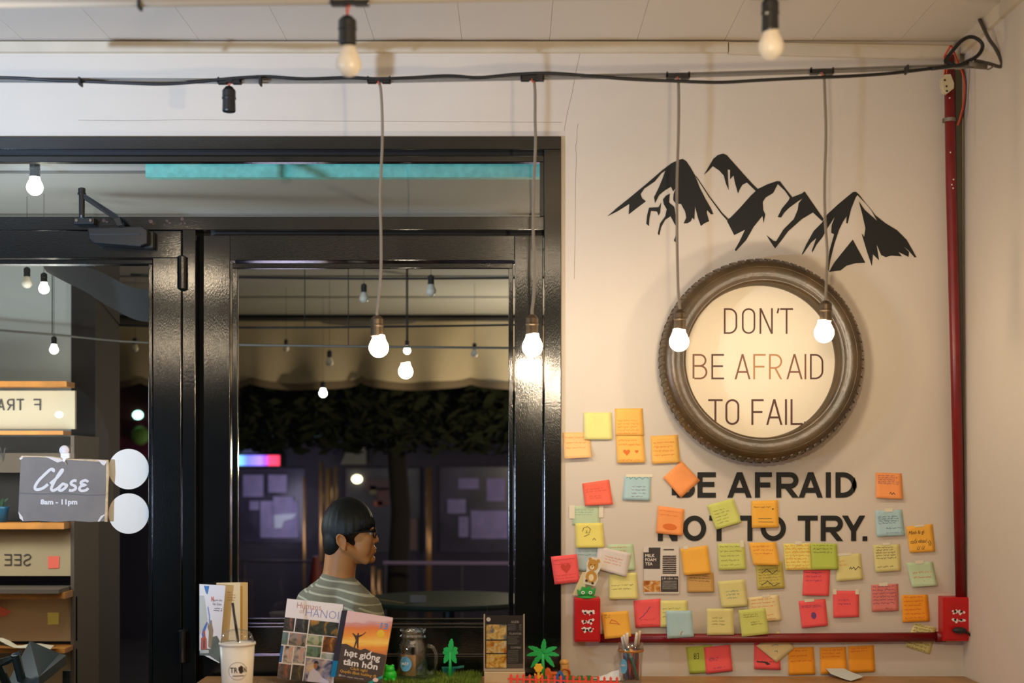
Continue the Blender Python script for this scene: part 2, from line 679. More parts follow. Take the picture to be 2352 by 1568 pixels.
fr(win, 'frame_head', -470, 313, 1289, 343, .012, mat=BLACKH)
fr(win, 'frame_jamb', 1250, 343, 1289, YB, .012)
fr(win, 'frame_jamb', -470, 343, -422, YB, .012)
fr(win, 'frame_groove', -422, 343, 1250, 358, -.022, mat=DARK, bevel=0)
fr(win, 'glazing_bead', -422, 358, 1250, 372, -.004, -.031, mat=BLACKH)
fr(win, 'glazing_bead', 1240, 372, 1250, 497, -.004, -.031)
fr(win, 'transom_bar', -422, 497, 1250, 528, .004, mat=BLACKH)
fr(win, 'transom_pane', -422, 370, 1242, 499, -.03, -.036, mat=PANE, bevel=0)
fr(win, 'mullion', 419, 528, 449, YB, .004)
fr(win, 'sash_gap', 449, 528, 467, YB, -.045, mat=DARK, bevel=0)
fr(win, 'sash_gap', 467, 528, 1250, 541, -.045, mat=DARK, bevel=0)
fr(win, 'sash_stile', 467, 541, 528, YB, -.004)
fr(win, 'sash_stile', 1182, 541, 1247, YB, -.004)
fr(win, 'sash_rail', 528, 541, 1182, 598, -.004, mat=BLACKH)
fr(win, 'glazing_bead', 534, 604, 1178, 616, -.014, -.031, mat=BLACKH)
fr(win, 'glazing_bead', 533, 616, 546, 1420, -.014, -.031)
fr(win, 'glazing_bead', 1168, 616, 1179, 1420, -.014, -.031)
fr(win, 'glazing_bead', 533, 1420, 1179, 1428, -.012, -.031, mat=BLACKH)
fr(win, 'glazing_bead', 528, 1432, 1182, 1438, -.006, -.031, mat=BLACKH)
fr(win, 'sash_rail', 528, 1440, 1182, 1500, -.010, mat=BLACKH)
fr(win, 'kick_panel', 528, 1506, 1182, YB, -.018, mat=BLACKH)
fr(win, 'window_pane', 540, 610, 1174, 1424, -.03, -.036, mat=PANE, bevel=0)

door = thing('door_1', P(0, YB), 'black painted glass door with chipped paint on the hinges', kind='structure')
fr(door, 'door_rail', -420, 530, 416, 592, .002, -.05, mat=BLACKH)
fr(door, 'door_stile', 351, 592, 416, YB - 4, .002, -.05)
fr(door, 'door_stile', -420, 592, -330, YB - 4, .002, -.05)
fr(door, 'door_rail', -330, 2200, 351, YB - 4, .002, -.05, mat=BLACKH)
fr(door, 'glazing_bead', -330, 596, 351, 606, -.008, -.05, mat=BLACKH)
fr(door, 'glazing_bead', 341, 606, 350, 2200, -.008, -.05)
fr(door, 'door_pane', -330, 600, 346, 2204, -.03, -.036, mat=PANE, bevel=0)
for y0, y1 in ((590, 663), (1449, 1520)):
    h = MB()
    a, b = P(418, y1, .012), P(418, y0, .012)
    L = b.z - a.z
    h.lathe([(.002, -.004), (.007, -.003), (.0125, 0), (.0125, L), (.007, L + .003), (.002, L + .005)], a, n=14)
    h.lathe([(.0135, L * .48), (.0135, L * .52)], a, n=14)
    h.build('hinge', BLACK, door, smooth=False)

# chips of missing paint on the transom bar
chip = MB()
for x, y, s in ((346, 508, 7), (352, 515, 5), (384, 507, 5), (390, 512, 4), (378, 516, 3), (418, 503, 6), (424, 512, 4), (416, 513, 3), (238, 506, 6), (245, 509, 4)):
    q = [P(x + s * R.uniform(.5, 1) * math.cos(a), y + s * R.uniform(.4, .9) * math.sin(a), .0046) for a in [k * PI / 3.5 for k in range(7)]]
    chip.face(q)
tag(chip.build('paint_chip', M('bare_rusty_wood', (86, 64, 54), 0.8, var=(90, 0.4)), win), 'patches of chipped paint', kind='stuff')

# door closer
dc = thing('door_closer', P(275, 570, .03), 'black hydraulic door closer with a bent arm above the glass door', 'door closer')
b = MB()
b.prism([P(200, 523, .055), P(326, 519, .055), P(338, 528, .055), P(338, 560, .055), P(322, 566, .055), P(214, 558, .055), P(203, 545, .055)], (0, .052, 0))
b.build('body', M('closer_black', (20, 21, 21), 0.3, coat=.2), dc, bevel=.003)
MB().pbox(326, 530, 352, 570, .03, .004).build('end_cap', M('closer_black', (20, 21, 21)), dc, bevel=.003)
MB().pbox(207, 536, 322, 540, .0565, .055).build('cover_seam', DARK, dc)
br = MB().pbox(168, 499, 216, 514, .03, .0045)
br.build('bracket', M('closer_black', (20, 21, 21)), dc, bevel=.002)
for x in (176, 208):
    MB().lathe([(.004, 0), (.004, .003)], P(x, 506, .03), (0, -1, 0), 10).build('screw', M('worn_steel', (120, 104, 90), .4, 1), dc)
pin = MB()
pa, pb = P(188, 500, .036), P(188, 446, .036)
pin.lathe([(.006, 0), (.0075, .006), (.008, pb.z - pa.z)], pa, n=12)
pin.lathe([(.011, -.002), (.011, .003), (.0095, .004), (.0095, .015), (.006, .017)], pb, n=14)
pin.build('pivot_pin', M('closer_black', (20, 21, 21)), dc)
MB().prism([P(189, 446, .04), P(196, 446, .04), P(268, 492, .06), P(274, 500, .06), P(282, 517, .06), P(270, 519, .06), P(260, 503, .06), P(188, 455, .04)], (0, .008, 0)).build('arm', M('closer_black', (20, 21, 21)), dc, bevel=.001)

# ------------------------------------------------------------------ lamps
SOCK = M('socket_bakelite', (26, 27, 27), 0.4, coat=.2)
SOCKB = M('socket_brass', (96, 80, 60), 0.35, metal=.6)
LIT = bpy.data.materials.new('lit_bulb_glass')
LIT.use_nodes = True
_b = LIT.node_tree.nodes['Principled BSDF']
_b.inputs['Base Color'].default_value = (.9, .88, .82, 1)
_b.inputs['Emission Color'].default_value = (*BULB, 1)
_b.inputs['Emission Strength'].default_value = BULB_STRENGTH
LITC = bpy.data.materials.new('lit_bulb_far')
LITC.use_nodes = True
_b = LITC.node_tree.nodes['Principled BSDF']
_b.inputs['Emission Color'].default_value = (1, .95, .82, 1)
_b.inputs['Emission Strength'].default_value = 9
UNLIT = M('frosted_bulb_glass', (238, 226, 206), 0.3, var=(60, .04), trans=.0)
UNLIT.node_tree.nodes['Principled BSDF'].inputs['Subsurface Weight'].default_value = 0.0


def bulb_mesh(mb, c, r, n=20):
    """A small round bulb: neck at the top, c the centre of its globe."""
    h = [(r * .60, r * 1.28), (r * .64, r * .95), (r * .80, r * .62), (r * .95, r * .3), (r, 0), (r * .95, -r * .33), (r * .8, -r * .62), (r * .56, -r * .84), (r * .28, -r * .97), (r * .02, -r)]
    return mb.lathe(h, c, (0, 0, 1), n)


def socket_mesh(mb, top, r, L, n=16):
    return mb.lathe([(r * .35, 0), (r * .55, -L * .03), (r * .9, -L * .14), (r, -L * .18), (r, -L * .42), (r * 1.06, -L * .44), (r * 1.06, -L * .5), (r * .96, -L * .52), (r, -L * .95), (r * .92, -L), (r * .1, -L * .985)], top, (0, 0, 1), n)


def clip_mesh(mb, x, y, d, w=27):
    """The small plastic clamp on a cable: a bar with a lug at both ends."""
    mb.pbox(x - w, y - 5, x - w * .25, y + 6, d + .012, d - .005)
    mb.pbox(x + w * .25, y - 5, x + w, y + 6, d + .012, d - .005)
    mb.pbox(x - w * .3, y - 6, x + w * .3, y + 3, d + .014, d - .005)
    mb.pbox(x - w, y - 9, x - w + 4, y + 5, d + .012, d - .005)
    mb.pbox(x + w - 4, y - 9, x + w, y + 5, d + .012, d - .005)
    return mb


def pendant(clamp, cord, sock, sw, bulb, br, lit, d, label, group='bulbs hanging from the ceiling cables', sockmat=None, cw=27):
    t = thing('pendant_bulb', P(clamp[0], clamp[1], d), label, 'pendant lamp', group)
    s = (D - d) / F
    clip_mesh(MB(), clamp[0], clamp[1], d, cw).build('clamp', SOCK, t, bevel=.001)
    top = P(sock[0], sock[1], d)
    if cord:
        MB().tube(spline([P(x, y, d) for x, y in cord] + [top]), .0036, 8).build('cord', CORD, t, smooth=True)
        MB().tube([P(clamp[0] - 2, clamp[1] + 3, d + .013), P(clamp[0] - 1, clamp[1] + 9, d + .012), P(cord[0][0], cord[0][1] + 3, d + .004)], .0016, 6).build('wire_end', ORANGE_WIRE, t, smooth=True)
    else:
        for k in (-1, 1):
            MB().tube([P(clamp[0] + 2 * k, clamp[1] + 3, d), P(sock[0] + 3 * k, (clamp[1] + sock[1]) / 2, d + .004 * k), top], .0016, 6).build('wire_end', ORANGE_WIRE, t, smooth=True)
    so = socket_mesh(MB(), top, sw * s, (sock[2] - sock[1]) * s).build('lamp_socket', sockmat or SOCK, t, smooth=False, bevel=.0006)
    if bulb:
        bulb_mesh(MB(), P(bulb[0], bulb[1], d), br * s).build('bulb', LIT if lit else UNLIT, t, smooth=True)
    else:
        MB().lathe([(sw * s * .7, 0), (sw * s * .7, -.0005)], P(sock[0], sock[2] + .3, d), n=14).build('socket_mouth', DARK, t)
    return t


DP = .40
pendant((870, 183), [(871, 190), (875, 210), (878, 270), (878, 330), (875, 400), (873, 450), (875, 540), (875, 610), (872, 660), (866, 715)], (866, 724, 773), 15, (870, 798), 22, True, DP,
        'lit bulb on a long grey cord hanging before the middle of the window', sockmat=SOCKB)
pendant((1223, 178), [(1227, 186), (1229, 215), (1229, 275), (1230, 330), (1226, 430), (1225, 540), (1228, 610), (1226, 675), (1222, 712)], (1222, 722, 770), 14, (1223, 796), 23, True, DP,
        'lit bulb on a long grey cord hanging before the window frame beside the wall', sockmat=SOCKB)
pendant((1558, 173), [(1558, 182), (1559, 230), (1558, 320), (1555, 420), (1555, 520), (1556, 600), (1558, 670), (1561, 703)], (1562, 710, 758), 14, (1560, 784), 22, True, DP,
        'lit bulb on a long grey cord hanging before the outer edge of the tyre', sockmat=SOCKB)
pendant((1889, 163), [(1893, 172), (1895, 230), (1897, 310), (1894, 420), (1895, 500), (1900, 580), (1898, 640), (1897, 682)], (1897, 690, 738), 14, (1893, 764), 22, True, DP,
        'lit bulb on a long grey cord hanging closest to the red conduit', sockmat=SOCKB)
pendant((526, 185), None, (526, 198, 257), 15.5, None, 0, False, DP, 'empty black lamp socket without a bulb hanging over the transom window', group='sockets on short wires')
DN = 1.2
pendant((803, 4), None, (798, 36, 102), 21, (801, 146), 30, False, DN, 'unlit frosted bulb in a short black socket over the window, near the camera', group='bulbs on the nearer cable', cw=44)
pendant((1770, -14), None, (1769, -8, 74), 20, (1771, 106), 30, False, DN, 'unlit frosted bulb in a short black socket over the tyre wall, near the camera', group='bulbs on the nearer cable', cw=44)


def dr1(x):
    return .41 if x < 1900 else .41 - (x - 1900) * .0002


c1 = [(-60, 177), (0, 178), (60, 180), (120, 184), (200, 187), (300, 191), (370, 193), (440, 189), (500, 183), (560, 178), (620, 176), (700, 181), (800, 178), (870, 181), (950, 178), (1030, 174), (1100, 178), (1180, 171),
      (1260, 168), (1350, 174), (1450, 182), (1552, 186), (1600, 188), (1660, 189), (1750, 184), (1850, 179), (1950, 175), (2050, 168), (2150, 156), (2200, 150), (2216, 147)]
o = MB().tube(spline([P(x, y, dr1(x) + .001) for x, y in c1], 5), .0042, 8).build('power_cable', CABLE, smooth=True)
tag(o, 'black wavy power cable strung across the room over the window and tyre', 'cable')
g1 = [(-60, 183), (500, 186), (870, 185), (1222, 178), (1557, 173), (1889, 163), (2200, 152), (2236, 151)]
wr = thing('steel_wire_rope', P(1100, 180, .4), 'taut grey stranded wire that carries the row of long pendant bulbs', 'wire')
for k, (dy, rr) in enumerate(((-3, .0032), (3.5, .0030))):
    MB().tube([P(x, y + dy, dr1(x) - .0095) for x, y in g1], rr, 8).build('strand', GREYC if k == 0 else M('steel_rope', (150, 146, 138), .4, .6, bump=(900, .6)), wr, smooth=True)
for x, y in ((181, 184), (596, 183), (2086, 156)):
    MB().pbox(x - 2, y - 8, x + 2, y + 9, .428, .40).build('cable_tie', RUBBER, wr)
cr = thing('ceiling_cable', P(700, 8, DN), 'thick beige cable tube running close under the ceiling near the camera', 'cable')
MB().tube([P(-60, 9, DN), P(400, 7, DN), P(800, 2, DN), P(1500, -12, DN), P(2600, -40, DN)], .0068, 10).build('tube', M('beige_tube', (176, 164, 146), .5), cr, smooth=True)
for x, y in ((318, 7),):
    MB().pbox(x - 3, y - 10, x + 4, y + 11, DN + .01, DN - .01).build('cable_tie', RUBBER, cr)

# ------------------------------------------------------------------ mountain decal (cut vinyl)
def Z6(p):
    return (1380 + p[0] * .3444, 320 + p[1] * .3444)


def mountain(polys, label):
    mt = MB()
    for poly in polys:
        mt.prism([P(*Z6(p), .0015) for p in poly], (0, .0013, 0))
    return mt


md = thing('mountain_decal', P(1750, 620, .0015), 'black cut vinyl mountain range stuck on the wall above the tyre', 'wall decal')
M1 = [(45, 512), (110, 455), (185, 395), (300, 300), (410, 205), (470, 160), (515, 138), (545, 130), (570, 145), (600, 190), (627, 238), (660, 322), (700, 400), (735, 460), (750, 498), (736, 500), (710, 472), (706, 485), (722, 545), (690, 560), (668, 577),
      (650, 530), (628, 445), (624, 535), (610, 522), (600, 545), (580, 558), (553, 560), (570, 520), (562, 480), (535, 430), (500, 427), (483, 405), (485, 365), (500, 325), (482, 346), (468, 315), (430, 338), (390, 370), (362, 424), (355, 385),
      (385, 325), (410, 265), (430, 208), (405, 225), (360, 280), (290, 328), (265, 365), (275, 392), (300, 413), (240, 458), (186, 500), (190, 430), (110, 480)]
M1B = [(627, 238), (640, 250), (730, 385), (810, 490), (848, 527), (843, 540), (800, 492), (720, 382)]
S1 = [(322, 455), (385, 452), (402, 422), (395, 490), (385, 507), (375, 480), (335, 477), (325, 520), (320, 577), (303, 562), (310, 500)]
S2 = [(414, 400), (435, 375), (460, 362), (455, 420), (490, 450), (500, 510), (514, 590), (496, 570), (465, 512), (430, 535), (402, 585), (390, 640), (380, 628), (395, 560), (430, 512), (440, 465), (420, 432)]
S3 = [(505, 596), (512, 640), (500, 687), (488, 674), (500, 640)]
M2 = [(688, 235), (715, 190), (750, 130), (780, 105), (815, 95), (840, 105), (880, 150), (960, 240), (1010, 295), (1048, 332), (1036, 346), (975, 287), (945, 302), (930, 325), (915, 360), (895, 290), (885, 240), (862, 265), (862, 203), (846, 200),
      (848, 260), (853, 337), (835, 295), (820, 240), (790, 207), (747, 178), (715, 212)]
M3 = [(848, 530), (862, 524), (920, 465), (1000, 375), (1048, 330), (1110, 300), (1175, 278), (1195, 280), (1225, 320), (1277, 385), (1340, 361), (1358, 347), (1375, 370), (1430, 450), (1486, 530), (1478, 545), (1415, 487), (1340, 532), (1250, 612),
      (1205, 672), (1163, 725), (1140, 695), (1106, 640), (1155, 678), (1170, 678), (1218, 600), (1288, 530), (1313, 470), (1320, 425), (1345, 393), (1305, 420), (1255, 457), (1222, 490), (1203, 520), (1180, 517), (1208, 460), (1252, 407), (1260, 388),
      (1228, 342), (1180, 297), (1150, 357), (1100, 387), (1080, 417), (1083, 470), (1097, 500), (1086, 555), (1078, 510), (1020, 582), (970, 670), (900, 745), (894, 735), (925, 680), (962, 602), (890, 638), (842, 545)]
M4 = [(1340, 768), (1370, 700), (1420, 610), (1475, 555), (1510, 500), (1580, 435), (1640, 385), (1680, 352), (1700, 349), (1720, 365), (1770, 430), (1830, 505), (1900, 560), (1975, 605), (2040, 670), (2080, 740), (2105, 787), (2092, 785), (2050, 737),
      (2015, 710), (2055, 750), (2052, 783), (2000, 757), (1983, 750), (2008, 780), (1940, 774), (1900, 785), (1870, 770), (1838, 695), (1855, 805), (1815, 765), (1808, 842), (1780, 762), (1740, 628), (1757, 650), (1765, 592), (1745, 500), (1722, 415),
      (1760, 470), (1845, 545), (1798, 462), (1712, 370), (1700, 387), (1670, 462), (1646, 560), (1637, 557), (1640, 512), (1616, 548), (1590, 600), (1560, 690), (1532, 800), (1520, 880), (1512, 850), (1526, 740), (1556, 632), (1537, 622), (1540, 570), (1562, 514),
      (1512, 590), (1478, 652), (1440, 700), (1410, 755), (1408, 740), (1438, 657), (1400, 690), (1348, 766)]
M5 = [(1680, 668), (1764, 822), (1700, 825), (1640, 842), (1600, 873), (1522, 883), (1560, 817), (1620, 742)]
for poly in (M1, M1B, S1, S2, S3, M2, M3, M4, M5):
    MB().prism([P(*Z6(p), .0015) for p in poly], (0, .0013, 0)).build('mountain_shape', VINYL, md)

# ------------------------------------------------------------------ wall lettering
wl = thing('wall_lettering', P(1752, 1142, .0012), 'bold black letters BE AFRAID on the wall under the tyre', 'lettering', 'bold letters on the wall')
for ch, a, b in (('B', 1543, 1596), ('E', 1602, 1644), ('A', 1670, 1727), ('F', 1734, 1773), ('R', 1783, 1834), ('A', 1834, 1890), ('I', 1897, 1908), ('D', 1919, 1968)):
    letter(wl, ch, a, b, 1084, 1142.5, .0008, 11.5, VINYL)
wl = thing('wall_lettering', P(1750, 1242, .0012), 'bold black letters NOT TO TRY. on the wall among the sticky notes', 'lettering', 'bold letters on the wall')
for ch, a, b in (('N', 1511, 1556), ('O', 1568, 1622), ('T', 1629, 1674), ('T', 1700, 1745), ('O', 1747, 1805), ('T', 1832, 1878), ('R', 1885, 1936), ('Y', 1934, 1987), ('.', 1981, 1992)):
    letter(wl, ch, a, b, 1183.5 if ch != '.' else 1230, 1242, .0008, 11.5, VINYL)

# ------------------------------------------------------------------ tyre with the sign board
tyc = P(1747, 829, .055)
tyre = thing('tyre_sign', (tyc.x, -.055, tyc.z), 'dusty motorcycle tyre mounted on the wall around a round cream motto board', 'tyre')
TYM = M('dusty_tyre_rubber', (72, 54, 28), 0.36, spec=.6, bump=(120, .35), var=(14, .35))
RO, W = .268, .052
prof = [(.203, -.038), (.206, -.046), (.212, -.048), (.219, -.0465), (.222, -.0485), (.236, -.0525), (.249, -.049), (.2575, -.041), (.2635, -.030), (.267, -.015), (RO, 0), (.267, .015), (.262, .032), (.249, .047), (.230, .051), (.212, .050), (.207, .046), (.203, .03),
        (.206, .02), (.216, 0), (.212, -.02), (.205, -.032), (.203, -.038)]
tm = MB()
n = 96
for k in range(len(prof)):
    for q in range(n):
        w = 2 * PI * q / n
        tm.v.append(Vector((tyc.x + prof[k][0] * math.cos(w), -.055 + prof[k][1], tyc.z + prof[k][0] * math.sin(w))))
for k in range(len(prof) - 1):
    for q in range(n):
        p = (q + 1) % n
        tm.f.append((k * n + q, (k + 1) * n + q, (k + 1) * n + p, k * n + p))
tm.build('carcass', TYM, tyre, smooth=True)
tr = MB()
for side in (-1, 1):
    for q in range(72):
        w = 2 * PI * (q + (.5 if side > 0 else 0)) / 72
        pts = []
        for (r0, y0, dw) in ((.2655, -.026, 0), (.2595, -.040, .012), (.2585, -.0405, .040), (.2670, -.016, .052), (.2685, -.006, .058), (.2685, -.007, .028)):
            a = w + dw
            pts.append(Vector((tyc.x + (r0 + .0022) * math.cos(a), -.055 + side * -y0 * -1 if False else -.055 + y0 * (1 if side < 0 else -1), tyc.z + (r0 + .0022) * math.sin(a))))
        c = Vector((tyc.x, -.055, tyc.z))
        outw = [(c - p).normalized() * .004 for p in pts]
        i = len(tr.v)
        m = len(pts)
        tr.v += pts + [p + o_ for p, o_ in zip(pts, outw)]
        tr.f.append(tuple(range(i, i + m)))
        for k in range(m):
            j = (k + 1) % m
            tr.f.append((i + k, i + j, i + m + j, i + m + k))
tag(tr.build('tread_blocks', TYM, tyre), kind='stuff')
rib = MB()
for r in (.2215, .2435):
    rib.lathe([(r, 0), (r + .001, .0012), (r + .002, 0)], (tyc.x, -.055 - (.0475 if r < .23 else .0500), tyc.z), (0, -1, 0), 96, caps=False)
rib.build('sidewall_rib', TYM, tyre, smooth=True)
DB = .020
bd = MB()
bd.lathe([(.0001, 0), (.206, 0), (.206, .010), (.0001, .010)], (tyc.x, -DB + .010, tyc.z), (0, -1, 0), 72, caps=False)
board = bd.build('motto_board', M('cream_board', (240, 226, 200), .6, var=(2, .02)), tyre)
RED = M('thin_letter_brown', (78, 38, 26), .5)
REDF = M('thin_letter_faded', (176, 120, 66), .5)
REDM = M('thin_letter_worn', (120, 70, 40), .5)
L1 = [('D', 510, 606), ('O', 640, 736), ('N', 767, 862), ("'", 888, 912), ('T', 915, 1008)]
L2 = [('B', 285, 391), ('E', 420, 511), ('A', 587, 702), ('F', 722, 811), ('R', 835, 930), ('A', 960, 1077), ('I', 1090, 1104), ('D', 1130, 1226)]
L3 = [('T', 397, 501), ('O', 521, 621), ('F', 708, 796), ('A', 814, 932), ('I', 950, 964), ('L', 990, 1077), ('.', 1088, 1112)]
for row, y0, y1, tw in ((L1, 400, 585, 12), (L2, 730, 912, 12.5), (L3, 1055, 1240, 14)):
    for ch, a, b in row:
        yy0 = 1217 if ch == '.' else y0
        mt_ = RED
        if row is L2:
            mt_ = REDF if ch in 'FR' else (REDM if ch in 'AIB' else RED)
        letter(board, ch, 1500 + a * .3189, 1500 + b * .3189, 580 + yy0 * .3189, 580 + y1 * .3189, DB + .0002, tw * .3189, mt_, thick=.0006)

# ------------------------------------------------------------------ red conduits and socket boxes
REDP = M('dark_red_paint', (122, 22, 24), .35, var=(12, .15), bump=(200, .15))
REDB = M('red_box_paint', (196, 16, 22), .35, var=(18, .08))
cp = thing('conduit_pipe', P(2206, 1370, .02), 'dark red vertical conduit pipe running down beside the wall corner', 'pipe', 'red conduit pipes')
MB().tube([P(2180, 128, .029), P(2184, 420, .029), P(2194, 800, .029), P(2207, 1376, .029)], .0138, 14).build('pipe', REDP, cp, smooth=True)
cl = MB()
cl.lathe([(.0142, -.005), (.0152, -.005), (.0152, .005), (.0142, .005)], P(2182, 276, .029), (.02, 0, 1), 16, caps=False)
cl.pbox(2166, 272, 2174, 281, .008, 0).build('pipe_clip', M('worn_steel_clip', (150, 140, 126), .45, .7), cp)
for x, y in ((2186, 424), (2189, 432), (2183, 350), (2190, 412), (2181, 225)):
    MB().lathe([(.0001, 0), (.0022, 0), (.0022, .0006)], P(x, y, .0428), (0, -1, 0), 7).build('paint_chip', M('white_chip', (226, 214, 206), .7), cp)
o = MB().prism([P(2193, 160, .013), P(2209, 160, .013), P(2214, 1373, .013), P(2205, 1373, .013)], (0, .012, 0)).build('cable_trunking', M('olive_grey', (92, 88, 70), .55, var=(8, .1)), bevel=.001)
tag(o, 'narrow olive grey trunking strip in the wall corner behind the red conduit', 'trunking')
cp2 = thing('conduit_pipe', P(1775, 1476, .018), 'dark red horizontal conduit pipe joining the two red socket boxes', 'pipe', 'red conduit pipes')
MB().tube([P(1376, 1466, .018), P(1800, 1465, .018), P(2166, 1462, .018)], .0128, 14).build('pipe', REDP, cp2, smooth=True)
MB().lathe([(.0138, -.012), (.0148, -.012), (.0148, .012), (.0138, .012)], P(2160, 1462, .018), (1, 0, 0), 16, caps=False).build('coupling', REDP, cp2, smooth=True)


def socket_box(x0, y0, x1, y1, holes, label):
    t = thing('socket_box', P((x0 + x1) / 2, y1, .03), label, 'socket box', 'red socket boxes')
    MB().pbox(x0, y0, x1, y1, .045, 0).build('box', REDB, t, bevel=.002)
    MB().pbox(x0 + 3, y0 + 4, x1 - 3, y1 - 4, .0475, .044).build('face_plate', REDB, t, bevel=.001)
    for cx, cy in holes:
        ch = MB()
        for k in range(7):
            a, rr = R.uniform(0, 2 * PI), R.uniform(2, 7)
            X, Y, s_ = cx + rr * math.cos(a) * 1.1, cy + rr * math.sin(a) * .8, R.uniform(1.6, 4.2)
            ch.face([P(X + s_ * R.uniform(.6, 1.1) * math.cos(w * PI / 3), Y + s_ * R.uniform(.6, 1.1) * math.sin(w * PI / 3), .0478 + k * .00002) for w in range(6)])
        tag(ch.build('scraped_paint', M('white_plastic_scrape', (236, 226, 220), .6), t), kind='stuff')
        MB().lathe([(.0001, .0), (.0032, 0), (.0032, .0006), (.0001, .0006)], P(cx, cy, .0479), (0, -1, 0), 10).build('socket_hole', DARK, t)
    return t


socket_box(1319, 1373, 1379, 1474, [(1344, 1407), (1358, 1407), (1343, 1427), (1357, 1426), (1341, 1446), (1356, 1446), (1348, 1447)], 'red painted socket box with scraped holes under the toy bear card')
socket_box(2166, 1371, 2229, 1472, [(2194, 1404), (2208, 1404), (2194, 1423), (2208, 1423)], 'red painted socket box with a black plug at the foot of the conduit')
pl = thing('power_plug', P(2204, 1458, .06), 'black moulded plug and flex leading down along the side wall', 'plug')
MB().ball(P(2204, 1447, .060), (.020, .012, .0085), 14, 9).build('plug_body', RUBBER, pl, smooth=True)
MB().tube(spline([P(2216, 1450, .061), P(2230, 1460, .058), P(2262, 1510, .05), P(2300, 1570, .06), P(2340, 1640, .08)], 5), .0032, 8).build('flex', CABLE, pl, smooth=True)

# ------------------------------------------------------------------ wires in the corner
lp = [(2140, 158, .37), (2190, 150, .36), (2176, 143, .35), (2172, 138, .345), (2184, 122, .34), (2204, 98, .335), (2222, 86, .33), (2238, 86, .33), (2252, 95, .33), (2257, 106, .33), (2252, 120, .33), (2240, 132, .335), (2222, 141, .34), (2208, 148, .345)]
o = MB().tube(spline([P(*p) for p in lp], 5), .0048, 8).build('cable_loop', CABLE, smooth=True)
tag(o, 'loop of thick black cable at the top of the wall corner', 'cable')
tb = thing('turnbuckle', P(2255, 154, .33), 'grey wire tensioner hooked between the wire rope and the side wall', 'tensioner')
MB().tube([P(2226, 146, .345), P(2246, 150, .335)], .0065, 8).build('wire_knot', M('grey_wire', (128, 120, 108), .5, .4, bump=(500, .8)), tb, smooth=True)
MB().tube([P(2240, 151, .335), P(2264, 153, .322)], .0072, 10).build('barrel', M('tensioner_grey', (104, 96, 84), .45, .5), tb, smooth=True)
MB().tube(spline([P(2264, 153, .322), P(2268, 159, .318), P(2275, 157, .314), P(2284, 150, .309)], 4), .002, 6).build('hook', M('grey_wire', (128, 120, 108)), tb, smooth=True)
cd = [(2244, 24, .15), (2248, 40, .18), (2258, 62, .22), (2272, 90, .25), (2287, 112, .28), (2300, 140, .30), (2299, 152, .30), (2290, 152, .305), (2275, 147, .31), (2250, 141, .32), (2240, 140, .33)]
o = MB().tube(spline([P(*p) for p in cd], 5), .0046, 8).build('ceiling_lead', M('grey_black_cable', (72, 66, 58), .5), smooth=True)
tag(o, 'grey black cable dropping from the ceiling edge to the hook on the side wall', 'cable')
tw = thing('twin_wire', P(2210, 290, .05), 'thin orange and red twin wire curling beside the top of the conduit', 'wire')
wp = [(2172, 140, .1), (2168, 130, .12), (2178, 112, .14), (2183, 105, .14), (2190, 120, .13), (2200, 145, .1), (2209, 165, .07), (2214, 190, .06), (2214, 215, .05), (2211, 245, .05), (2204, 272, .045), (2199, 288, .042)]
for k, mt_ in ((0, ORANGE_WIRE), (1, M('red_wire', (170, 52, 40), .4)), (2, CABLE)):
    MB().tube(spline([P(x + k * 2.6, y, d) for x, y, d in (wp if k < 2 else wp[5:-1])], 5), .0013, 6).build('strand', mt_, tw, smooth=True)
cb = thing('connector_block', P(2176, 214, .05), 'yellowed white connector block hanging on the red conduit', 'connector')
MB().prism([P(2163, 178, .06), P(2171, 170, .06), P(2184, 169, .06), P(2192, 190, .06), P(2192, 202, .06), P(2177, 214, .06), (P(2168, 211, .06)), P(2163, 195, .06)], (0, .022, 0)).build('block', M('yellowed_plastic', (206, 190, 152), .5), cb, bevel=.002)
for x, y in ((2170, 184), (2174, 198), (2175, 209)):
    MB().lathe([(.0001, 0), (.003, 0), (.003, .0006), (.0001, .0006)], P(x, y, .0603), (0, -1, 0), 8).build('screw_hole', GAP, cb)
for k in (0, 1):
    MB().tube([P(2168 + 6 * k, 172, .055), P(2170 + 5 * k, 160, .06), P(2173 + 4 * k, 148, .08)], .0014, 6).build('wire', ORANGE_WIRE, cb, smooth=True)

# ------------------------------------------------------------------ sticky notes
NC = dict(yellow=(240, 224, 116), lemon=(236, 226, 140), pale=(226, 214, 140), cream=(238, 218, 160), lime=(190, 204, 84), green=(210, 214, 112), olive=(206, 190, 92), amber=(250, 184, 66), orange=(250, 162, 32), gold=(250, 190, 92),
          peach=(252, 196, 128), tanger=(252, 160, 90), coral=(250, 92, 92), red=(252, 110, 84), pink=(226, 128, 116), blue=(176, 208, 212), mint=(196, 216, 176), tan=(206, 160, 88), white=(226, 214, 206), grey=(176, 192, 192))
INKS = dict(k=(58, 48, 44), b=(66, 70, 140), o=(226, 112, 30), r=(206, 62, 46), p=(110, 62, 120), g=(120, 108, 58), t=(80, 140, 140))
LET = dict(G='green', A='amber')


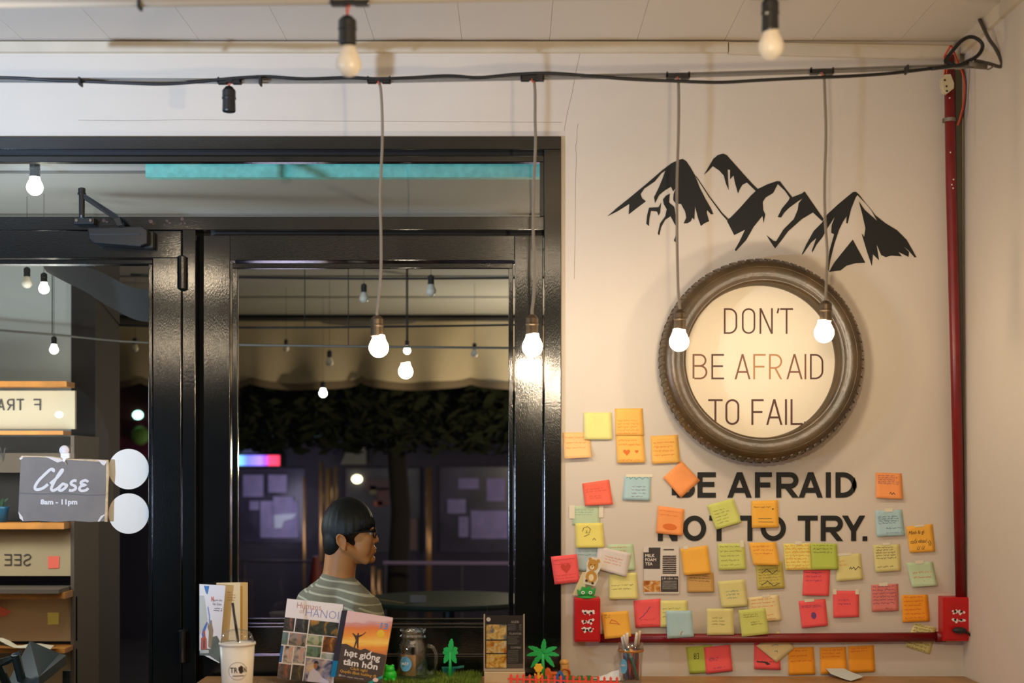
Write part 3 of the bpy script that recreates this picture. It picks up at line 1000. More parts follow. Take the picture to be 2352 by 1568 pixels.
def note(col, c, label, layer=0, curl=.006, rows=None, ink='g', tape=None, wave=0.0, extra=None, group='sticky notes on the wall', name='sticky_note', cat='sticky note'):
    """c: TL, TR, BR, BL corners as seen on the wall."""
    tl, t_r, b_r, bl = [Vector((*q, 0)) for q in c]
    base = .0012 + layer * .0011

    def S(u, v, e=0.0):
        p = (tl * (1 - u) + t_r * u) * (1 - v) + (bl * (1 - u) + b_r * u) * v
        d = base + curl * max(v, 0) ** 2.2 + wave * math.sin(v * PI) * .5 + wave * .6 * max(0, v - .6) * (1 if u > .5 else -.6)
        return P(p.x, p.y, d + e)
    mt_ = M('note_' + col, NC[col], .7, var=(30, .025))
    o = MB().grid(lambda a, b_: S(a, b_), 6, 8).build(name, mt_, smooth=True)
    tag(o, label, cat, group)
    sd = o.modifiers.new('thick', 'SOLIDIFY')
    sd.thickness = .0004
    sd.offset = 0
    rnd = random.Random(hash(label) % 9999 if False else sum(map(ord, label)))
    if rows:
        mb = MB()
        for pl_ in scribble(rows, rnd):
            V, Fc = stroke(pl_, .0085)
            mb.mapped((V, Fc), lambda a, b_: S(a, b_, .0007))
        tag(mb.build('handwriting', M('ink_' + ink, INKS[ink], .6), o), kind='stuff')
    if extra:
        for kind, inkc, pts in extra:
            mb = MB()
            if kind == 'text':
                for body, u0, v0, u1, v1 in pts:
                    text(mb, body, lambda a, b_: S(a, b_, .0008), u0, v1, u1, v0, shear=.25)
            elif kind == 'line':
                for pl_ in pts:
                    V, Fc = stroke(pl_, .02)
                    mb.mapped((V, Fc), lambda a, b_: S(a, b_, .0008))
            else:
                mb.face([S(a, b_, .0009) for a, b_ in pts])
            mb.build({'text': 'handwriting', 'line': 'drawing'}.get(kind, 'drawing'), M('ink_' + inkc, INKS[inkc], .6), o)
    for (u, v, w, h) in tape or ():
        TP = M('clear_tape', (232, 222, 196), .35)
        MB().face([S(u - w, v - h, .0011), S(u + w, v - h, .0011), S(u + w, v + h, .0012), S(u - w, v + h, .0012)]).build('tape', TP, o)
    return o


def lines(v0, v1, n, u0=.08, u1=.9, h=.05):
    return [(v0 + (v1 - v0) * i / max(1, n - 1), u0, u1 - R.uniform(0, .2), h) for i in range(n)]


heart = [(.5 + .17 * 16 * math.sin(t) ** 3 / 16, .55 - .17 * (13 * math.cos(t) - 5 * math.cos(2 * t) - 2 * math.cos(3 * t) - math.cos(4 * t)) / 16) for t in [k * 2 * PI / 24 for k in range(24)]]


def heart_at(cu, cv, s):
    return [(cu + (a - .5) * s, cv + (b_ - .55) * s) for a, b_ in heart]


note('peach', [(1292, 993), (1354, 992), (1358, 1050), (1297, 1053)], 'pale peach sticky note tucked under the plain lemon note next to the window frame', 0, .014, lines(.2, .6, 3), 'o')
note('lemon', [(1341, 947), (1404, 947), (1406, 1009), (1342, 1009)], 'plain lemon yellow sticky note, topmost beside the window frame', 2, .005)
note('gold', [(1412, 938), (1476, 937), (1479, 1000), (1414, 1000)], 'light amber sticky note with four written lines, above its twin with hearts', 0, .003, lines(.45, .92, 5), 'o')
note('gold', [(1414, 998), (1478, 998), (1482, 1062), (1418, 1063)], 'light amber sticky note with two small hearts along its lower edge', 1, .006, lines(.2, .35, 2) + lines(.9, .9, 1), 'o', extra=[('poly', 'o', heart_at(.36, .62, .75)), ('poly', 'o', heart_at(.72, .6, .4))])
note('gold', [(1494, 1001), (1557, 998), (1562, 1062), (1498, 1065)], 'light amber sticky note just below the rim of the tyre', 0, .006, lines(.25, .7, 4), 'o')
note('tanger', [(1565, 1058), (1608, 1103), (1564, 1143), (1523, 1096)], 'blank orange sticky note turned on its corner over the letter B', 2, .003)
note('red', [(1337, 1110), (1399, 1101), (1408, 1158), (1344, 1161)], 'salmon red sticky note standing alone near the frame below the lemon note', 0, .008, lines(.3, .4, 2) + lines(.6, .7, 2, .2, .7), 'r')
note('blue', [(1435, 1092), (1496, 1092), (1493, 1149), (1430, 1147)], 'pale blue sticky note with a darker taped top edge, beside the salmon one', 0, .005, lines(.45, .85, 4, .3, .85), 'p', extra=[('line', 't', [[(.06, .1), (.16, .04), (.22, .14), (.34, .05), (.44, .15), (.56, .06), (.68, .14), (.8, .05), (.9, .12)]])], tape=[(.55, .0, .5, .06)])
note('mint', [(1315, 1162), (1379, 1161), (1378, 1206), (1315, 1206)], 'faded mint sticky note taped at both sides, half under a yellow note', 0, 0, lines(.2, .45, 3), 't', tape=[(-.02, .3, .1, .35), (1.03, .3, .08, .3)])
note('yellow', [(1321, 1201), (1384, 1200), (1388, 1257), (1323, 1258)], 'yellow sticky note with a small spiral doodle', 1, .006, extra=[('line', 'g', [[(.25, .35), (.3, .2), (.45, .15), (.55, .25), (.5, .4), (.38, .4), (.42, .3)], [(.3, .55), (.5, .45)], [(.6, .7), (.66, .62), (.72, .7)]])])
note('tanger', [(1511, 1161), (1572, 1169), (1568, 1230), (1507, 1224)], 'orange sticky note with a lip print over the letter N', 2, .006, lines(.15, .3, 2), 'o', extra=[('poly', 'o', [(.5 + .27 * math.cos(t), .72 + .12 * math.sin(t)) for t in [k * PI / 8 for k in range(16)]])])
note('green', [(1624, 1160), (1684, 1144), (1703, 1199), (1645, 1216)], 'yellow green sticky note tilted over the T of NOT', 2, .007, lines(.3, .8, 5, .12, .75), 'g')
note('amber', [(1726, 1150), (1787, 1148), (1789, 1211), (1727, 1212)], 'amber sticky note with one underlined row over the O of TO', 2, .004, lines(.24, .24, 1), 'k', extra=[('poly', 'k', [(.8 + .03 * math.cos(k * PI / 4), .32 + .03 * math.sin(k * PI / 4)) for k in range(8)]), ('line', 'g', [[(.25, .66), (.75, .67)], [(.25, .78), (.8, .8)]])])
note('coral', [(1265, 1278), (1325, 1272), (1332, 1336), (1274, 1342)], 'coral sticky note with a drawn red heart, overlapping the window frame', 12.5, .004, lines(.15, .3, 2) + lines(.7, .92, 3), 'r', extra=[('poly', 'r', heart_at(.52, .45, 1.15))])
note('grey', [(1323, 1258), (1390, 1258), (1378, 1316), (1319, 1308)], 'greyish blue sticky note half hidden by the bear card', 0, .006, lines(.15, .3, 2), 't')
note('mint', [(1395, 1250), (1454, 1248), (1459, 1309), (1403, 1309)], 'mint sticky note behind the tilted white card', 0, .006, lines(.12, .4, 3, .1, .8), 'o')
note('white', [(1374, 1254), (1450, 1271), (1439, 1325), (1366, 1304)], 'tilted off-white paper card with small print beside the bear card', 4, .006, lines(.35, .6, 3, .25, .85), 'o', group='paper cards on the wall', name='paper_card', cat='card')
note('lemon', [(1399, 1319), (1462, 1314), (1465, 1375), (1400, 1376)], 'lemon sticky note below the tilted white card', 1, .008, lines(.45, .6, 2), 'g')
note('amber', [(1563, 1260), (1625, 1252), (1633, 1316), (1571, 1321)], 'blank amber sticky note just beside the tea leaflet', 2, .008, tape=[(.2, -.02, .08, .06)])
note('tan', [(1577, 1310), (1639, 1315), (1641, 1359), (1579, 1360)], 'tan brown sticky note under the blank amber one', 0, .006, lines(.2, .45, 3), 'k')
note('green', [(1648, 1248), (1710, 1247), (1714, 1307), (1651, 1309)], 'lime green sticky note taped at one corner, under the T of NOT', 1, .006, lines(.12, .82, 5), 'g', tape=[(.9, .02, .07, .13)])
note('amber', [(1720, 1246), (1782, 1244), (1791, 1297), (1731, 1297)], 'curling amber orange sticky note whose lower half lifts off the wall', 2, .012, lines(.18, .5, 3, .1, .85), 'r', wave=.006)
note('olive', [(1735, 1293), (1797, 1288), (1802, 1350), (1740, 1354)], 'olive yellow sticky note with a pencil drawing, below the curling one', 0, .004, lines(.25, .9, 7), 'g', extra=[('line', 'k', [[(.2, .4), (.4, .25), (.6, .45), (.8, .3)], [(.15, .85), (.4, .7), (.6, .9), (.85, .8)]])])
note('yellow', [(1799, 1248), (1862, 1247), (1866, 1308), (1804, 1309)], 'yellow sticky note filled with bright orange writing', 1, .006, lines(.08, .95, 8, .05, .98, .07), 'o', tape=[(.55, -.02, .12, .06)])
note('lime', [(1862, 1247), (1922, 1248), (1926, 1307), (1865, 1308)], 'strong lime sticky note attached to the one with orange writing', 2, .006, lines(.08, .34, 3), 'k')
note('pale', [(1922, 1274), (1977, 1270), (1982, 1330), (1921, 1335)], 'dull yellow sticky note under the edge of the strong lime one', 0, .006, lines(.25, .4, 2, .1, .5), 'o', extra=[('line', 'k', [[(.5, .58), (.56, .5), (.6, .58), (.68, .5), (.74, .62), (.86, .5), (.95, .58)]])], tape=[(.3, .0, .3, .05)])
note('coral', [(1846, 1305), (1907, 1304), (1904, 1368), (1843, 1367)], 'coral sticky note with three dark lines, hanging under the lime one', 0, .007, lines(.16, .45, 3, .08, .85, .06), 'p')
note('pale', [(2005, 1251), (2067, 1249), (2069, 1310), (2011, 1314)], 'dull yellow sticky note covered in fine writing, below the pale blue taped one', 0, .007, lines(.1, .5, 5) + lines(.82, .82, 1), 'k', tape=[(.5, -.02, .14, .05)])
note('amber', [(2081, 1209), (2142, 1203), (2148, 1266), (2090, 1269)], 'amber sticky note with large black handwriting, near the conduit', 0, .005, None, 'k', tape=[(.5, .02, .18, .04)],
     extra=[('text', 'k', [('Mình là gì', .06, .18, .66, .36), ('cuối nhau?', .08, .46, .74, .66), ('ừ ừ', .3, .76, .62, .9)]), ('line', 'k', [[(.76, .62), (.8, .7), (.78, .78)], [(.82, .58), (.87, .68), (.84, .78)]])])
note('tanger', [(2011, 1085), (2071, 1087), (2074, 1146), (2012, 1143)], 'orange sticky note alone at the end of the BE AFRAID line', 0, .01, lines(.1, .42, 5), 'p', extra=[('line', 'k', [[(.5, .82), (.56, .75), (.6, .84), (.66, .76), (.72, .84)]])])
note('blue', [(2010, 1172), (2072, 1170), (2078, 1229), (2014, 1232)], 'pale blue sticky note taped at the top, past the end of the second lettering line', 0, .007, lines(.25, .5, 4) + lines(.7, .88, 2, .35, .95), 'b', tape=[(.5, .0, .15, .07)])
note('mint', [(2081, 1292), (2142, 1289), (2154, 1344), (2095, 1348)], 'mint green sticky note with orange writing, nearest the conduit', 0, .012, lines(.42, .62, 2, .15, .95, .08) + lines(.78, .78, 1, .5, .6), 'o', tape=[(.5, .0, .16, .07)])
note('pink', [(2001, 1343), (2063, 1340), (2064, 1402), (2003, 1404)], 'dusty pink sticky note full of purple writing', 0, .006, lines(.08, .7, 6, .05, .98, .06) + lines(.9, .9, 1, .5, .85), 'p', tape=[(.45, .0, .16, .06)])
note('orange', [(2071, 1366), (2131, 1365), (2135, 1426), (2073, 1429)], 'deep orange sticky note beside the socket box that has the plug', 0, .006, lines(.08, .85, 6), 'r', extra=[('poly', 'r', heart_at(.68, .33, .12))])
note('coral', [(1834, 1380), (1896, 1375), (1902, 1436), (1842, 1442)], 'coral sticky note with a purple doodle, taped along its top', 0, .007, lines(.2, .25, 2), 'p', extra=[('poly', 'p', [(.5 + .1 * math.cos(k * PI / 5), .58 + .13 * math.sin(k * PI / 5)) for k in range(10)])], tape=[(.4, .0, .18, .06)])
note('coral', [(1913, 1356), (1973, 1356), (1973, 1416), (1914, 1418)], 'coral sticky note held by tape at both upper corners', 0, .007, lines(.35, .5, 2, .2, .8), 'p', tape=[(.07, .04, .07, .1), (.93, .04, .07, .1)])
note('coral', [(1455, 1379), (1517, 1374), (1521, 1439), (1460, 1441)], 'coral sticky note with a slanting line of writing, below the tea leaflet', 1, .006, lines(.72, .9, 2, .2, .9), 'r', extra=[('line', 'p', [[(.15, .7), (.25, .62), (.3, .6), (.4, .48), (.46, .45), (.56, .3), (.62, .27)]])])
note('lemon', [(1517, 1379), (1578, 1378), (1580, 1439), (1517, 1440)], 'lemon sticky note right beside the coral one with slanting writing', 2, .006, lines(.3, .6, 3), 'g')
note('blue', [(1529, 1402), (1589, 1402), (1594, 1462), (1533, 1466)], 'light blue sticky note showing under a lemon one and hanging over the pipe', 24, .004, [], 'r', extra=[('line', 'r', [[(.5, .9), (.55, .8), (.6, .76)]])])
note('amber', [(1381, 1406), (1443, 1402), (1450, 1461), (1389, 1467)], 'amber sticky note with a smudged drawing beside the socket box under the bear card', 24, .008, lines(.12, .2, 2, .08, .4), 'g', extra=[('line', 'r', [[(.25, .45), (.35, .3), (.5, .38), (.62, .5), (.45, .45), (.3, .42)]])])
note('pale', [(1648, 1335), (1710, 1330), (1717, 1391), (1658, 1396)], 'pale yellow sticky note with faint blue writing, below the lime note', 2, .006, lines(.4, .65, 3, .25, .8), 't')
note('cream', [(1716, 1372), (1788, 1365), (1795, 1424), (1722, 1430)], 'cream paper note with orange writing behind a yellow green note', 0, .006, lines(.12, .4, 3, .1, .9) + lines(.75, .9, 2, .55, .85), 'o', tape=[(.6, .0, .12, .05)])
note('pale', [(1623, 1397), (1684, 1397), (1686, 1457), (1624, 1458)], 'dull yellow sticky note resting just above the horizontal pipe', 22, .004, lines(.35, .6, 3, .2, .7), 'g')
note('green', [(1696, 1401), (1758, 1396), (1766, 1455), (1704, 1462)], 'yellow green sticky note overlapping the cream paper note', 23, .006, lines(.2, .28, 2, .15, .7) + lines(.5, .58, 2, .4, .85), 'g')
note('lime', [(1575, 1486), (1635, 1480), (1643, 1543), (1584, 1547)], 'lime sticky note dated in pen, below the pipe', 0, .004, None, extra=[('text', 'k', [('8/3', .25, .25, .46, .48)])])
note('coral', [(1617, 1486), (1677, 1480), (1683, 1540), (1622, 1547)], 'coral sticky note overlapping the dated lime note below the pipe', 2, .005, lines(.45, .52, 2, .15, .6, .08) + lines(.82, .82, 1, .3, .85, .06), 'p')
note('coral', [(1732, 1474), (1790, 1474), (1793, 1538), (1732, 1536)], 'coral sticky note partly behind a cream one turned on its corner, below the pipe', 0, .004, lines(.72, .72, 1, .1, .8, .07), 'k', extra=[('poly', 'k', [(.1, .7), (.5, .72), (.62, .8), (.5, .84), (.4, .76), (.1, .74)])])
note('cream', [(1788, 1450), (1826, 1487), (1784, 1521), (1737, 1483)], 'cream sticky note turned on its corner, its tip behind the pipe', 2.5, .003, extra=[('line', 't', [[(.35, .6), (.4, .45), (.5, .4)], [(.6, .7), (.64, .6), (.7, .66)]])])
note('orange', [(1810, 1487), (1869, 1485), (1873, 1548), (1811, 1550)], 'orange sticky note below the pipe, touching the cream one on its corner', 0, .005, lines(.12, .5, 3), 'r')
note('orange', [(1883, 1487), (1943, 1485), (1947, 1546), (1885, 1548)], 'orange sticky note with faint rows, middle one of three below the pipe', 0, .008, lines(.1, .35, 3), 'r')
note('orange', [(1947, 1484), (2007, 1481), (2010, 1542), (1950, 1545)], 'orange sticky note below the pipe, last of three toward the corner', 0, .004, lines(.1, .2, 2), 'r')
note('pale', [(2101, 1430), (2151, 1441), (2136, 1502), (2078, 1484)], 'pale green torn paper strip stuck behind the horizontal pipe', 0, .002, lines(.06, .3, 3, .05, .95, .06) + lines(.7, .95, 3, .05, .95, .06), 'k', group='paper cards on the wall', name='paper_card', cat='card')

# leaflet with printed panels
lf = thing('tea_leaflet', P(1518, 1363, .004), 'white printed leaflet with dark panels reading milk foam tea', 'leaflet')
MB().prism([P(1478, 1256, .004), P(1559, 1254, .004), P(1560, 1363, .004), P(1480, 1363, .004)], (0, .0016, 0)).build('sheet', M('leaflet_white', (222, 212, 200), .5), lf)
pr = MB()
pr.prism([P(1478, 1268, .0044), P(1490, 1268, .0044), P(1490, 1257, .0044), P(1517, 1257, .0044), P(1516, 1306, .0044), P(1478, 1306, .0044)], (0, .0003, 0))
pr.build('dark_panel', M('leaflet_dark', (62, 56, 56), .5), lf)
MB().pbox(1518, 1323, 1558, 1359, .0045, .0041).build('dark_panel', M('leaflet_dark', (62, 56, 56), .5), lf)
MB().pbox(1478, 1333, 1517, 1359, .0045, .0041).build('picture', photo_mat('tea_photo', (226, 196, 150), (206, 130, 40), (150, 80, 30), 60), lf)
tx = MB()
pf = lambda a, b: P(a, b, .0049)
for k, wd in enumerate(('MILK', 'FOAM', 'TEA')):
    text(tx, wd, pf, 1482, 1279 + k * 9.5, 1482 + (22, 25, 17)[k], 1272 + k * 9.5, bold=.02)
tx.build('lettering', M('print_cream', (232, 222, 206), .6), lf)
tx = MB()
for pl_ in scribble([(1277 + 4.3 * k, 1522, 1553, 2) for k in range(10)] + [(1262, 1524, 1548, 2)], R, density=.9):
    tx.mapped(stroke(pl_, .7), lambda a, b: P(a, b, .0045))
tag(tx.build('fine_print', M('print_brown', (120, 104, 96), .6), lf), kind='stuff')
tx = MB()
for pl_ in scribble([(1335 + 4 * k, 1522, 1554, 1.6) for k in range(5)], R, density=.9):
    tx.mapped(stroke(pl_, .6), lambda a, b: P(a, b, .0049))
text(tx, 'Lời cảm ơn', lambda a, b: P(a, b, .0049), 1521, 1330, 1556, 1325)
tag(tx.build('fine_print', M('print_cream', (232, 222, 206), .6), lf), kind='stuff')

# toy bear card and the green toy on the red box
bc = thing('bear_card', P(1350, 1372, .03), 'cut paper card of a small brown teddy bear leaning above the red socket box', 'card')
ln = lambda x, y, e=0: P(x, y, .020 + (1372 - y) * .0001 + e)
MB().prism([ln(1314, 1367), ln(1338, 1313), ln(1347, 1313), ln(1345, 1345), ln(1330, 1366)], (0, .0008, 0)).build('backing', M('card_edge', (226, 208, 160), .6), bc)
MB().prism([ln(x, y, .001) for x, y in ((1352, 1282), (1360, 1278), (1374, 1281), (1383, 1292), (1378, 1308), (1372, 1318), (1374, 1330), (1366, 1346), (1352, 1342), (1340, 1340), (1341, 1325), (1347, 1310), (1347, 1294))], (0, .0012, 0)).build('cut_outline', M('card_white', (236, 226, 204), .6), bc)
be = MB()
for x, y, rx, ry in ((1362, 1297, 12, 13), (1356, 1284, 4, 4), (1374, 1288, 4, 4), (1358, 1324, 13, 14)):
    be.prism([ln(x + rx * math.cos(k * PI / 8), y + ry * math.sin(k * PI / 8), .0024 + (.0002 if rx == 4 else 0) + (.0001 if rx == 12 else 0)) for k in range(16)], (0, .0009, 0))
be.build('bear_print', M('bear_brown', (204, 150, 66), .6), bc)
be = MB()
for x, y, rx, ry in ((1360, 1303, 5, 4.5), (1358, 1326, 6, 8)):
    be.prism([ln(x + rx * math.cos(k * PI / 6), y + ry * math.sin(k * PI / 6), .0029) for k in range(12)], (0, .0003, 0))
be.build('muzzle_print', M('bear_cream', (246, 226, 180), .6), bc)
be = MB()
for x, y, r_ in ((1357, 1296, 1.3), (1366, 1297, 1.3), (1360, 1301, 1.4), (1347, 1333, 3), (1361, 1339, 3)):
    be.prism([ln(x + r_ * math.cos(k * PI / 4), y + r_ * math.sin(k * PI / 4), .0033) for k in range(8)], (0, .0003, 0))
be.build('eye_print', M('bear_dark', (76, 40, 28), .6), bc)
GT = M('green_toy_plastic', (44, 158, 66), .4)
ft = thing('green_toy', P(1347, 1373, .03), 'small green plastic toy with a spiky crown and two white eyes on the red box', 'toy')
q = P(1347, 1372.5, .024)
MB().lathe([(.001, 0), (.024, 0), (.025, .002), (.024, .005), (.016, .006), (.015, .007), (.001, .007)], q, n=20, caps=False).build('base', GT, ft, smooth=False)
MB().prism([P(x, y, .034) for x, y in ((1328, 1366), (1326, 1353), (1333, 1357), (1338, 1346), (1346, 1351), (1355, 1345), (1360, 1355), (1369, 1350), (1366, 1366))], (0, .018, 0)).build('crown', GT, ft, bevel=.002)
for x in (1339, 1356):
    MB().lathe([(.0001, 0), (.0048, 0), (.0048, .0015), (.0001, .0018)], P(x, 1360.5, .034), (0, -1, 0), 12, caps=False).build('eye', M('toy_white', (226, 236, 214), .5), ft)
    MB().lathe([(.0001, 0), (.002, 0), (.002, .0006), (.0001, .0008)], P(x, 1360.5, .0358), (0, -1, 0), 10, caps=False).build('pupil', M('toy_pupil', (60, 90, 60), .5), ft)

# ------------------------------------------------------------------ counter
ZT = ZC - (1548 - CY) * D / F
ct = thing('bar_counter', (0.2, -.27, 0), 'brown wooden bar counter along the window and the notes wall', 'counter')
XC0 = P(477, 0).x
MB().box((XC0, -.52, ZT - .035), (XR - .002, -.028, ZT)).build('worktop', WOOD, ct, bevel=.006)
for x in (XC0 + .06, .3, XR - .08):
    MB().box((x - .03, -.46, 0), (x + .03, -.40, ZT - .035)).build('leg', M('counter_leg', (60, 44, 32), .5), ct)
MB().box((XC0 + .03, -.44, ZT - .10), (XR - .05, -.42, ZT - .035)).build('apron', M('counter_leg', (60, 44, 32), .5), ct)


def on(px, d):
    """The point of the counter top at distance d from the wall that lies below picture column px."""
    q = P(px, CY, d)
    return Vector((q.x, -d, ZT))


PRINT_W = M('print_white', (236, 228, 222), .5)
# ---- folded folder and leaflet against the sash
fo = thing('paper_folder', P(535, 1482, .02), 'cream folded card folder standing against the window frame behind the leaflet', 'folder')
MB().prism([P(497, 1338, .012), P(552, 1337, .030), P(552, 1482, .034), P(490, 1480, .012)], (0, .0012, 0)).build('cover', M('folder_cream', (240, 214, 158), .6), fo)
MB().prism([P(552, 1337, .030), P(569, 1337, .008), P(569, 1478, .008), P(552, 1482, .034)], (0, .0012, 0)).build('flap', M('folder_cream', (240, 214, 158), .6), fo)
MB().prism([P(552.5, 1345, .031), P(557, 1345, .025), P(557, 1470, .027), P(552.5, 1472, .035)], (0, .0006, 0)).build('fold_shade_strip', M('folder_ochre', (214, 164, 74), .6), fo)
tx = MB()
ff = lambda u, v: P(521 + u * 22, 1357 + v * 24, .0225 + u * .006)
for k, wd in enumerate(('Ngày', 'cuộc sống', 'thường ngày', 'tươi đẹp')):
    text(tx, wd, ff, .05, .2 + k * .25, (.5, .9, .95, .8)[k], .04 + k * .25, shear=.3)
tx.build('lettering', M('print_ochre', (176, 132, 66), .6), fo)
le = thing('leaflet', P(497, 1512, .05), 'tall curling travel leaflet with a statue and a red temple tower beside the drink cup', 'leaflet')


def lf_(u, v, e=0.0):
    x = 458 + u * (60 - 14 * v)
    y = 1341 + v * (163 + 20 * max(0, u - .25) * max(0, v - .6) * 2.6) + u * 3
    return P(x, y, .036 + .014 * u * (1 - v) + .022 * max(0, v - .75) * u * 2 + .01 * v + e)


MB().grid(lambda a, b: lf_(a, b), 8, 14).build('sheet', M('leaflet_paper', (236, 230, 226), .45), le, smooth=True)


def lshape(name, pts, col, h=.0006):
    MB().face([lf_(u, v, h) for u, v in pts]).build(name, M('leaf_' + '%d_%d_%d' % col, col, .5), le)


lshape('blue_print', [(.17, .02), (.38, .02), (.32, .14), (.26, .12)], (40, 118, 186))
lshape('grey_print', [(0, .16), (.18, .16), (.26, .3), (.34, .5), (.2, .62), (0, .72)], (196, 200, 190))
lshape('blue_print', [(.36, .3), (.44, .42), (.48, .55), (.42, .55), (.4, .44), (.33, .33)], (132, 156, 214), .0008)
lshape('blue_print', [(.1, .7), (.2, .6), (.34, .52), (.36, .55), (.25, .66), (.16, .78)], (70, 110, 190), .0009)
lshape('tower_print', [(.06, .92), (.08, .76), (.14, .74), (.17, .66), (.24, .64), (.28, .74), (.33, .76), (.36, .9)], (186, 84, 42), .001)
lshape('tower_print', [(.18, .9), (.19, .79), (.22, .76), (.25, .8), (.25, .9)], (92, 40, 26), .0014)
lshape('statue_print', [(.42, .86), (.43, .66), (.36, .6), (.4, .54), (.45, .57), (.48, .5), (.53, .5), (.55, .56), (.62, .64), (.6, .74), (.56, .88)], (150, 128, 92), .0012)
lshape('ground_print', [(.0, .94), (.2, .9), (.55, .88), (.62, .72), (.8, .7), (1, .78), (1, .99), (.5, .97), (0, 1)], (92, 96, 80), .0008)
lshape('ground_print', [(.02, .93), (.45, .9), (.46, .94), (.04, .975)], (188, 192, 180), .0012)
tx = MB()
for bd_, u0, v0, u1, v1 in (('gươi dân', .58, .235, .92, .2), ('Sài Gòn', .54, .285, .9, .25)):
    text(tx, bd_, lambda a, b: lf_(a, b, .001), u0, v0, u1, v1)
for pl_ in scribble([(.33, .62, .95, .01), (.36, .6, .95, .01)], R):
    tx.mapped(stroke(pl_, .01), lambda a, b: lf_(a, b, .001))
tx.build('lettering', M('print_grey', (120, 112, 118), .6), le)
tx = MB()
text(tx, 'N', lambda a, b: lf_(a, b, .001), .48, .235, .57, .165, bold=.02)
tx.build('lettering', M('print_red', (214, 60, 44), .6), le)

# ---- iced drink cup
dcup = .33
s = (D - dcup) / F
q = on(545, dcup)
cup = thing('drink_cup', q, 'white takeaway cup with a clear domed lid and a printed round logo', 'cup')
zr = P(0, 1477, dcup).z
Hc = zr - ZT
r0, r1 = 33 * s, 39.5 * s
cb_ = MB().lathe([(.001, .001), (r0, .0), (r0 + .0008, .002), (r1, Hc)], q, n=36)
cb_.build('cup_body', M('milky_cup', (238, 226, 206), .35), cup, smooth=True)
MB().lathe([(r1 - .001, Hc - .004), (r1 + .0022, Hc - .003), (r1 + .003, Hc), (r1 + .0022, Hc + .003), (r1 - .001, Hc + .003)], q, n=36, caps=False).build('rim', M('cup_rim', (240, 230, 214), .3), cup, smooth=True)
zc = Hc - .010
MB().lathe([(.0008, zc + .014), (r1 * .5, zc + .0135), (r1 * .96, zc + .011)], q, n=30, caps=False).build('milk_foam', M('milk_foam', (246, 238, 228), .5, bump=(150, .4)), cup, smooth=True)
CLEAR = glass_mat('clear_plastic', 1.5, (.97, .97, .96))
MB().lathe([(r1 - .001, Hc + .002), (r1 - .003, Hc + .012), (r1 * .82, Hc + .024), (r1 * .55, Hc + .032), (r1 * .25, Hc + .035), (.006, Hc + .0355)], q, n=32, caps=False).build('dome_lid', CLEAR, cup, smooth=True)
MB().tube([P(549, 1486, dcup), P(534, 1384, dcup - .005)], .0034, 10).build('straw', M('dark_straw', (44, 22, 22), .35), cup, smooth=True)


def cupmap(u, v, e=.0006):
    """u, v in pixels from the logo centre on the cup's front."""
    z = P(0, 1534 + v, dcup).z
    rr = r0 + (r1 - r0) * (z - ZT) / Hc + e
    a = (553 - 545 + u) * s / rr
    return Vector((q.x + rr * math.sin(a), q.y - rr * math.cos(a), z))


DKP = M('print_dark', (54, 38, 30), .5)
tx = MB()
for ch, a, b in (('T', -17, -9), ('R', -8, 0), ('N', 14, 21)):
    text(tx, ch, cupmap, a, 6, b, -6.5, bold=.03)
text(tx, '`', cupmap, 8, -7, 10, -10)
tx.build('lettering', DKP, cup)
tx = MB().mapped(stroke(arc(0, 2, 21, 20, 20, 340, 40), .9), cupmap)
for pl_ in scribble([(13, -12, 14, 1.5)], R, density=.9):
    tx.mapped(stroke(pl_, .6), cupmap)
tx.build('logo_ring', M('print_brown', (120, 104, 96)), cup)
MB().face([cupmap(7 + 6.5 * k[0], k[1], .0009) for k in ((-.8, -4), (-.9, -7), (-.3, -8.5), (.1, -11), (.6, -9), (.9, -6), (.75, -1), (1, 2), (.6, 6), (.2, 8), (-.5, 6.5), (-.6, 2), (-.9, -1))]).build('logo_emblem', DKP, cup)

# ---- ribbed clear plastic lid lying in front
cl_ = thing('plastic_lid', on(632, .30), 'clear ribbed plastic lid lying on the counter beside the cup', 'lid')
pc = on(632, .30) + Vector((0, 0, .0005))
MB().grid(lambda a, b: pc + Vector(((b - .5) * .115, (a - .5) * .05, .0015 + .034 * math.sin(a * PI) ** .6 * (1.15 - b) * (1 - .05 * (int(b * 40) % 2)) * min(1, b * 6))), 10, 40).build('ribbed_shell', CLEAR, cl_)
MB().tube([pc + Vector((-.058, -.027, .002)), pc + Vector((.066, -.030, .002))], .002, 6).build('rim', M('lid_rim', (226, 214, 190), .3), cl_, smooth=True)
MB().tube([pc + Vector((.058, -.028, .002)), pc + Vector((.064, -.028, .008)), pc + Vector((.07, -.028, .004))], .003, 8).build('tab', M('lid_rim', (226, 214, 190), .3), cl_, smooth=True)

# ---- books


def book_frame(px, py, d, roll, lean, yaw):
    """Lower front corner seen at px, py; axes across and up the cover, and the outward normal."""
    m = Matrix.Rotation(math.radians(yaw), 3, 'Z') @ Matrix.Rotation(math.radians(-lean), 3, 'X') @ Matrix.Rotation(math.radians(roll), 3, 'Y')
    return P(px, py, d), m @ Vector((1, 0, 0)), m @ Vector((0, 0, 1)), m @ Vector((0, -1, 0))


def block(mb, fr_, u0, v0, u1, v1, h0, h1):
    o, ux, uz, nn = fr_
    c = [o + ux * a + uz * b + nn * h for h in (h1, h0) for a, b in ((u0, v0), (u1, v0), (u1, v1), (u0, v1))]
    i = len(mb.v)
    mb.v += c
    for q_ in ((0, 1, 2, 3), (7, 6, 5, 4), (0, 4, 5, 1), (1, 5, 6, 2), (2, 6, 7, 3), (3, 7, 4, 0)):
        mb.f.append(tuple(i + k for k in q_))
    return mb


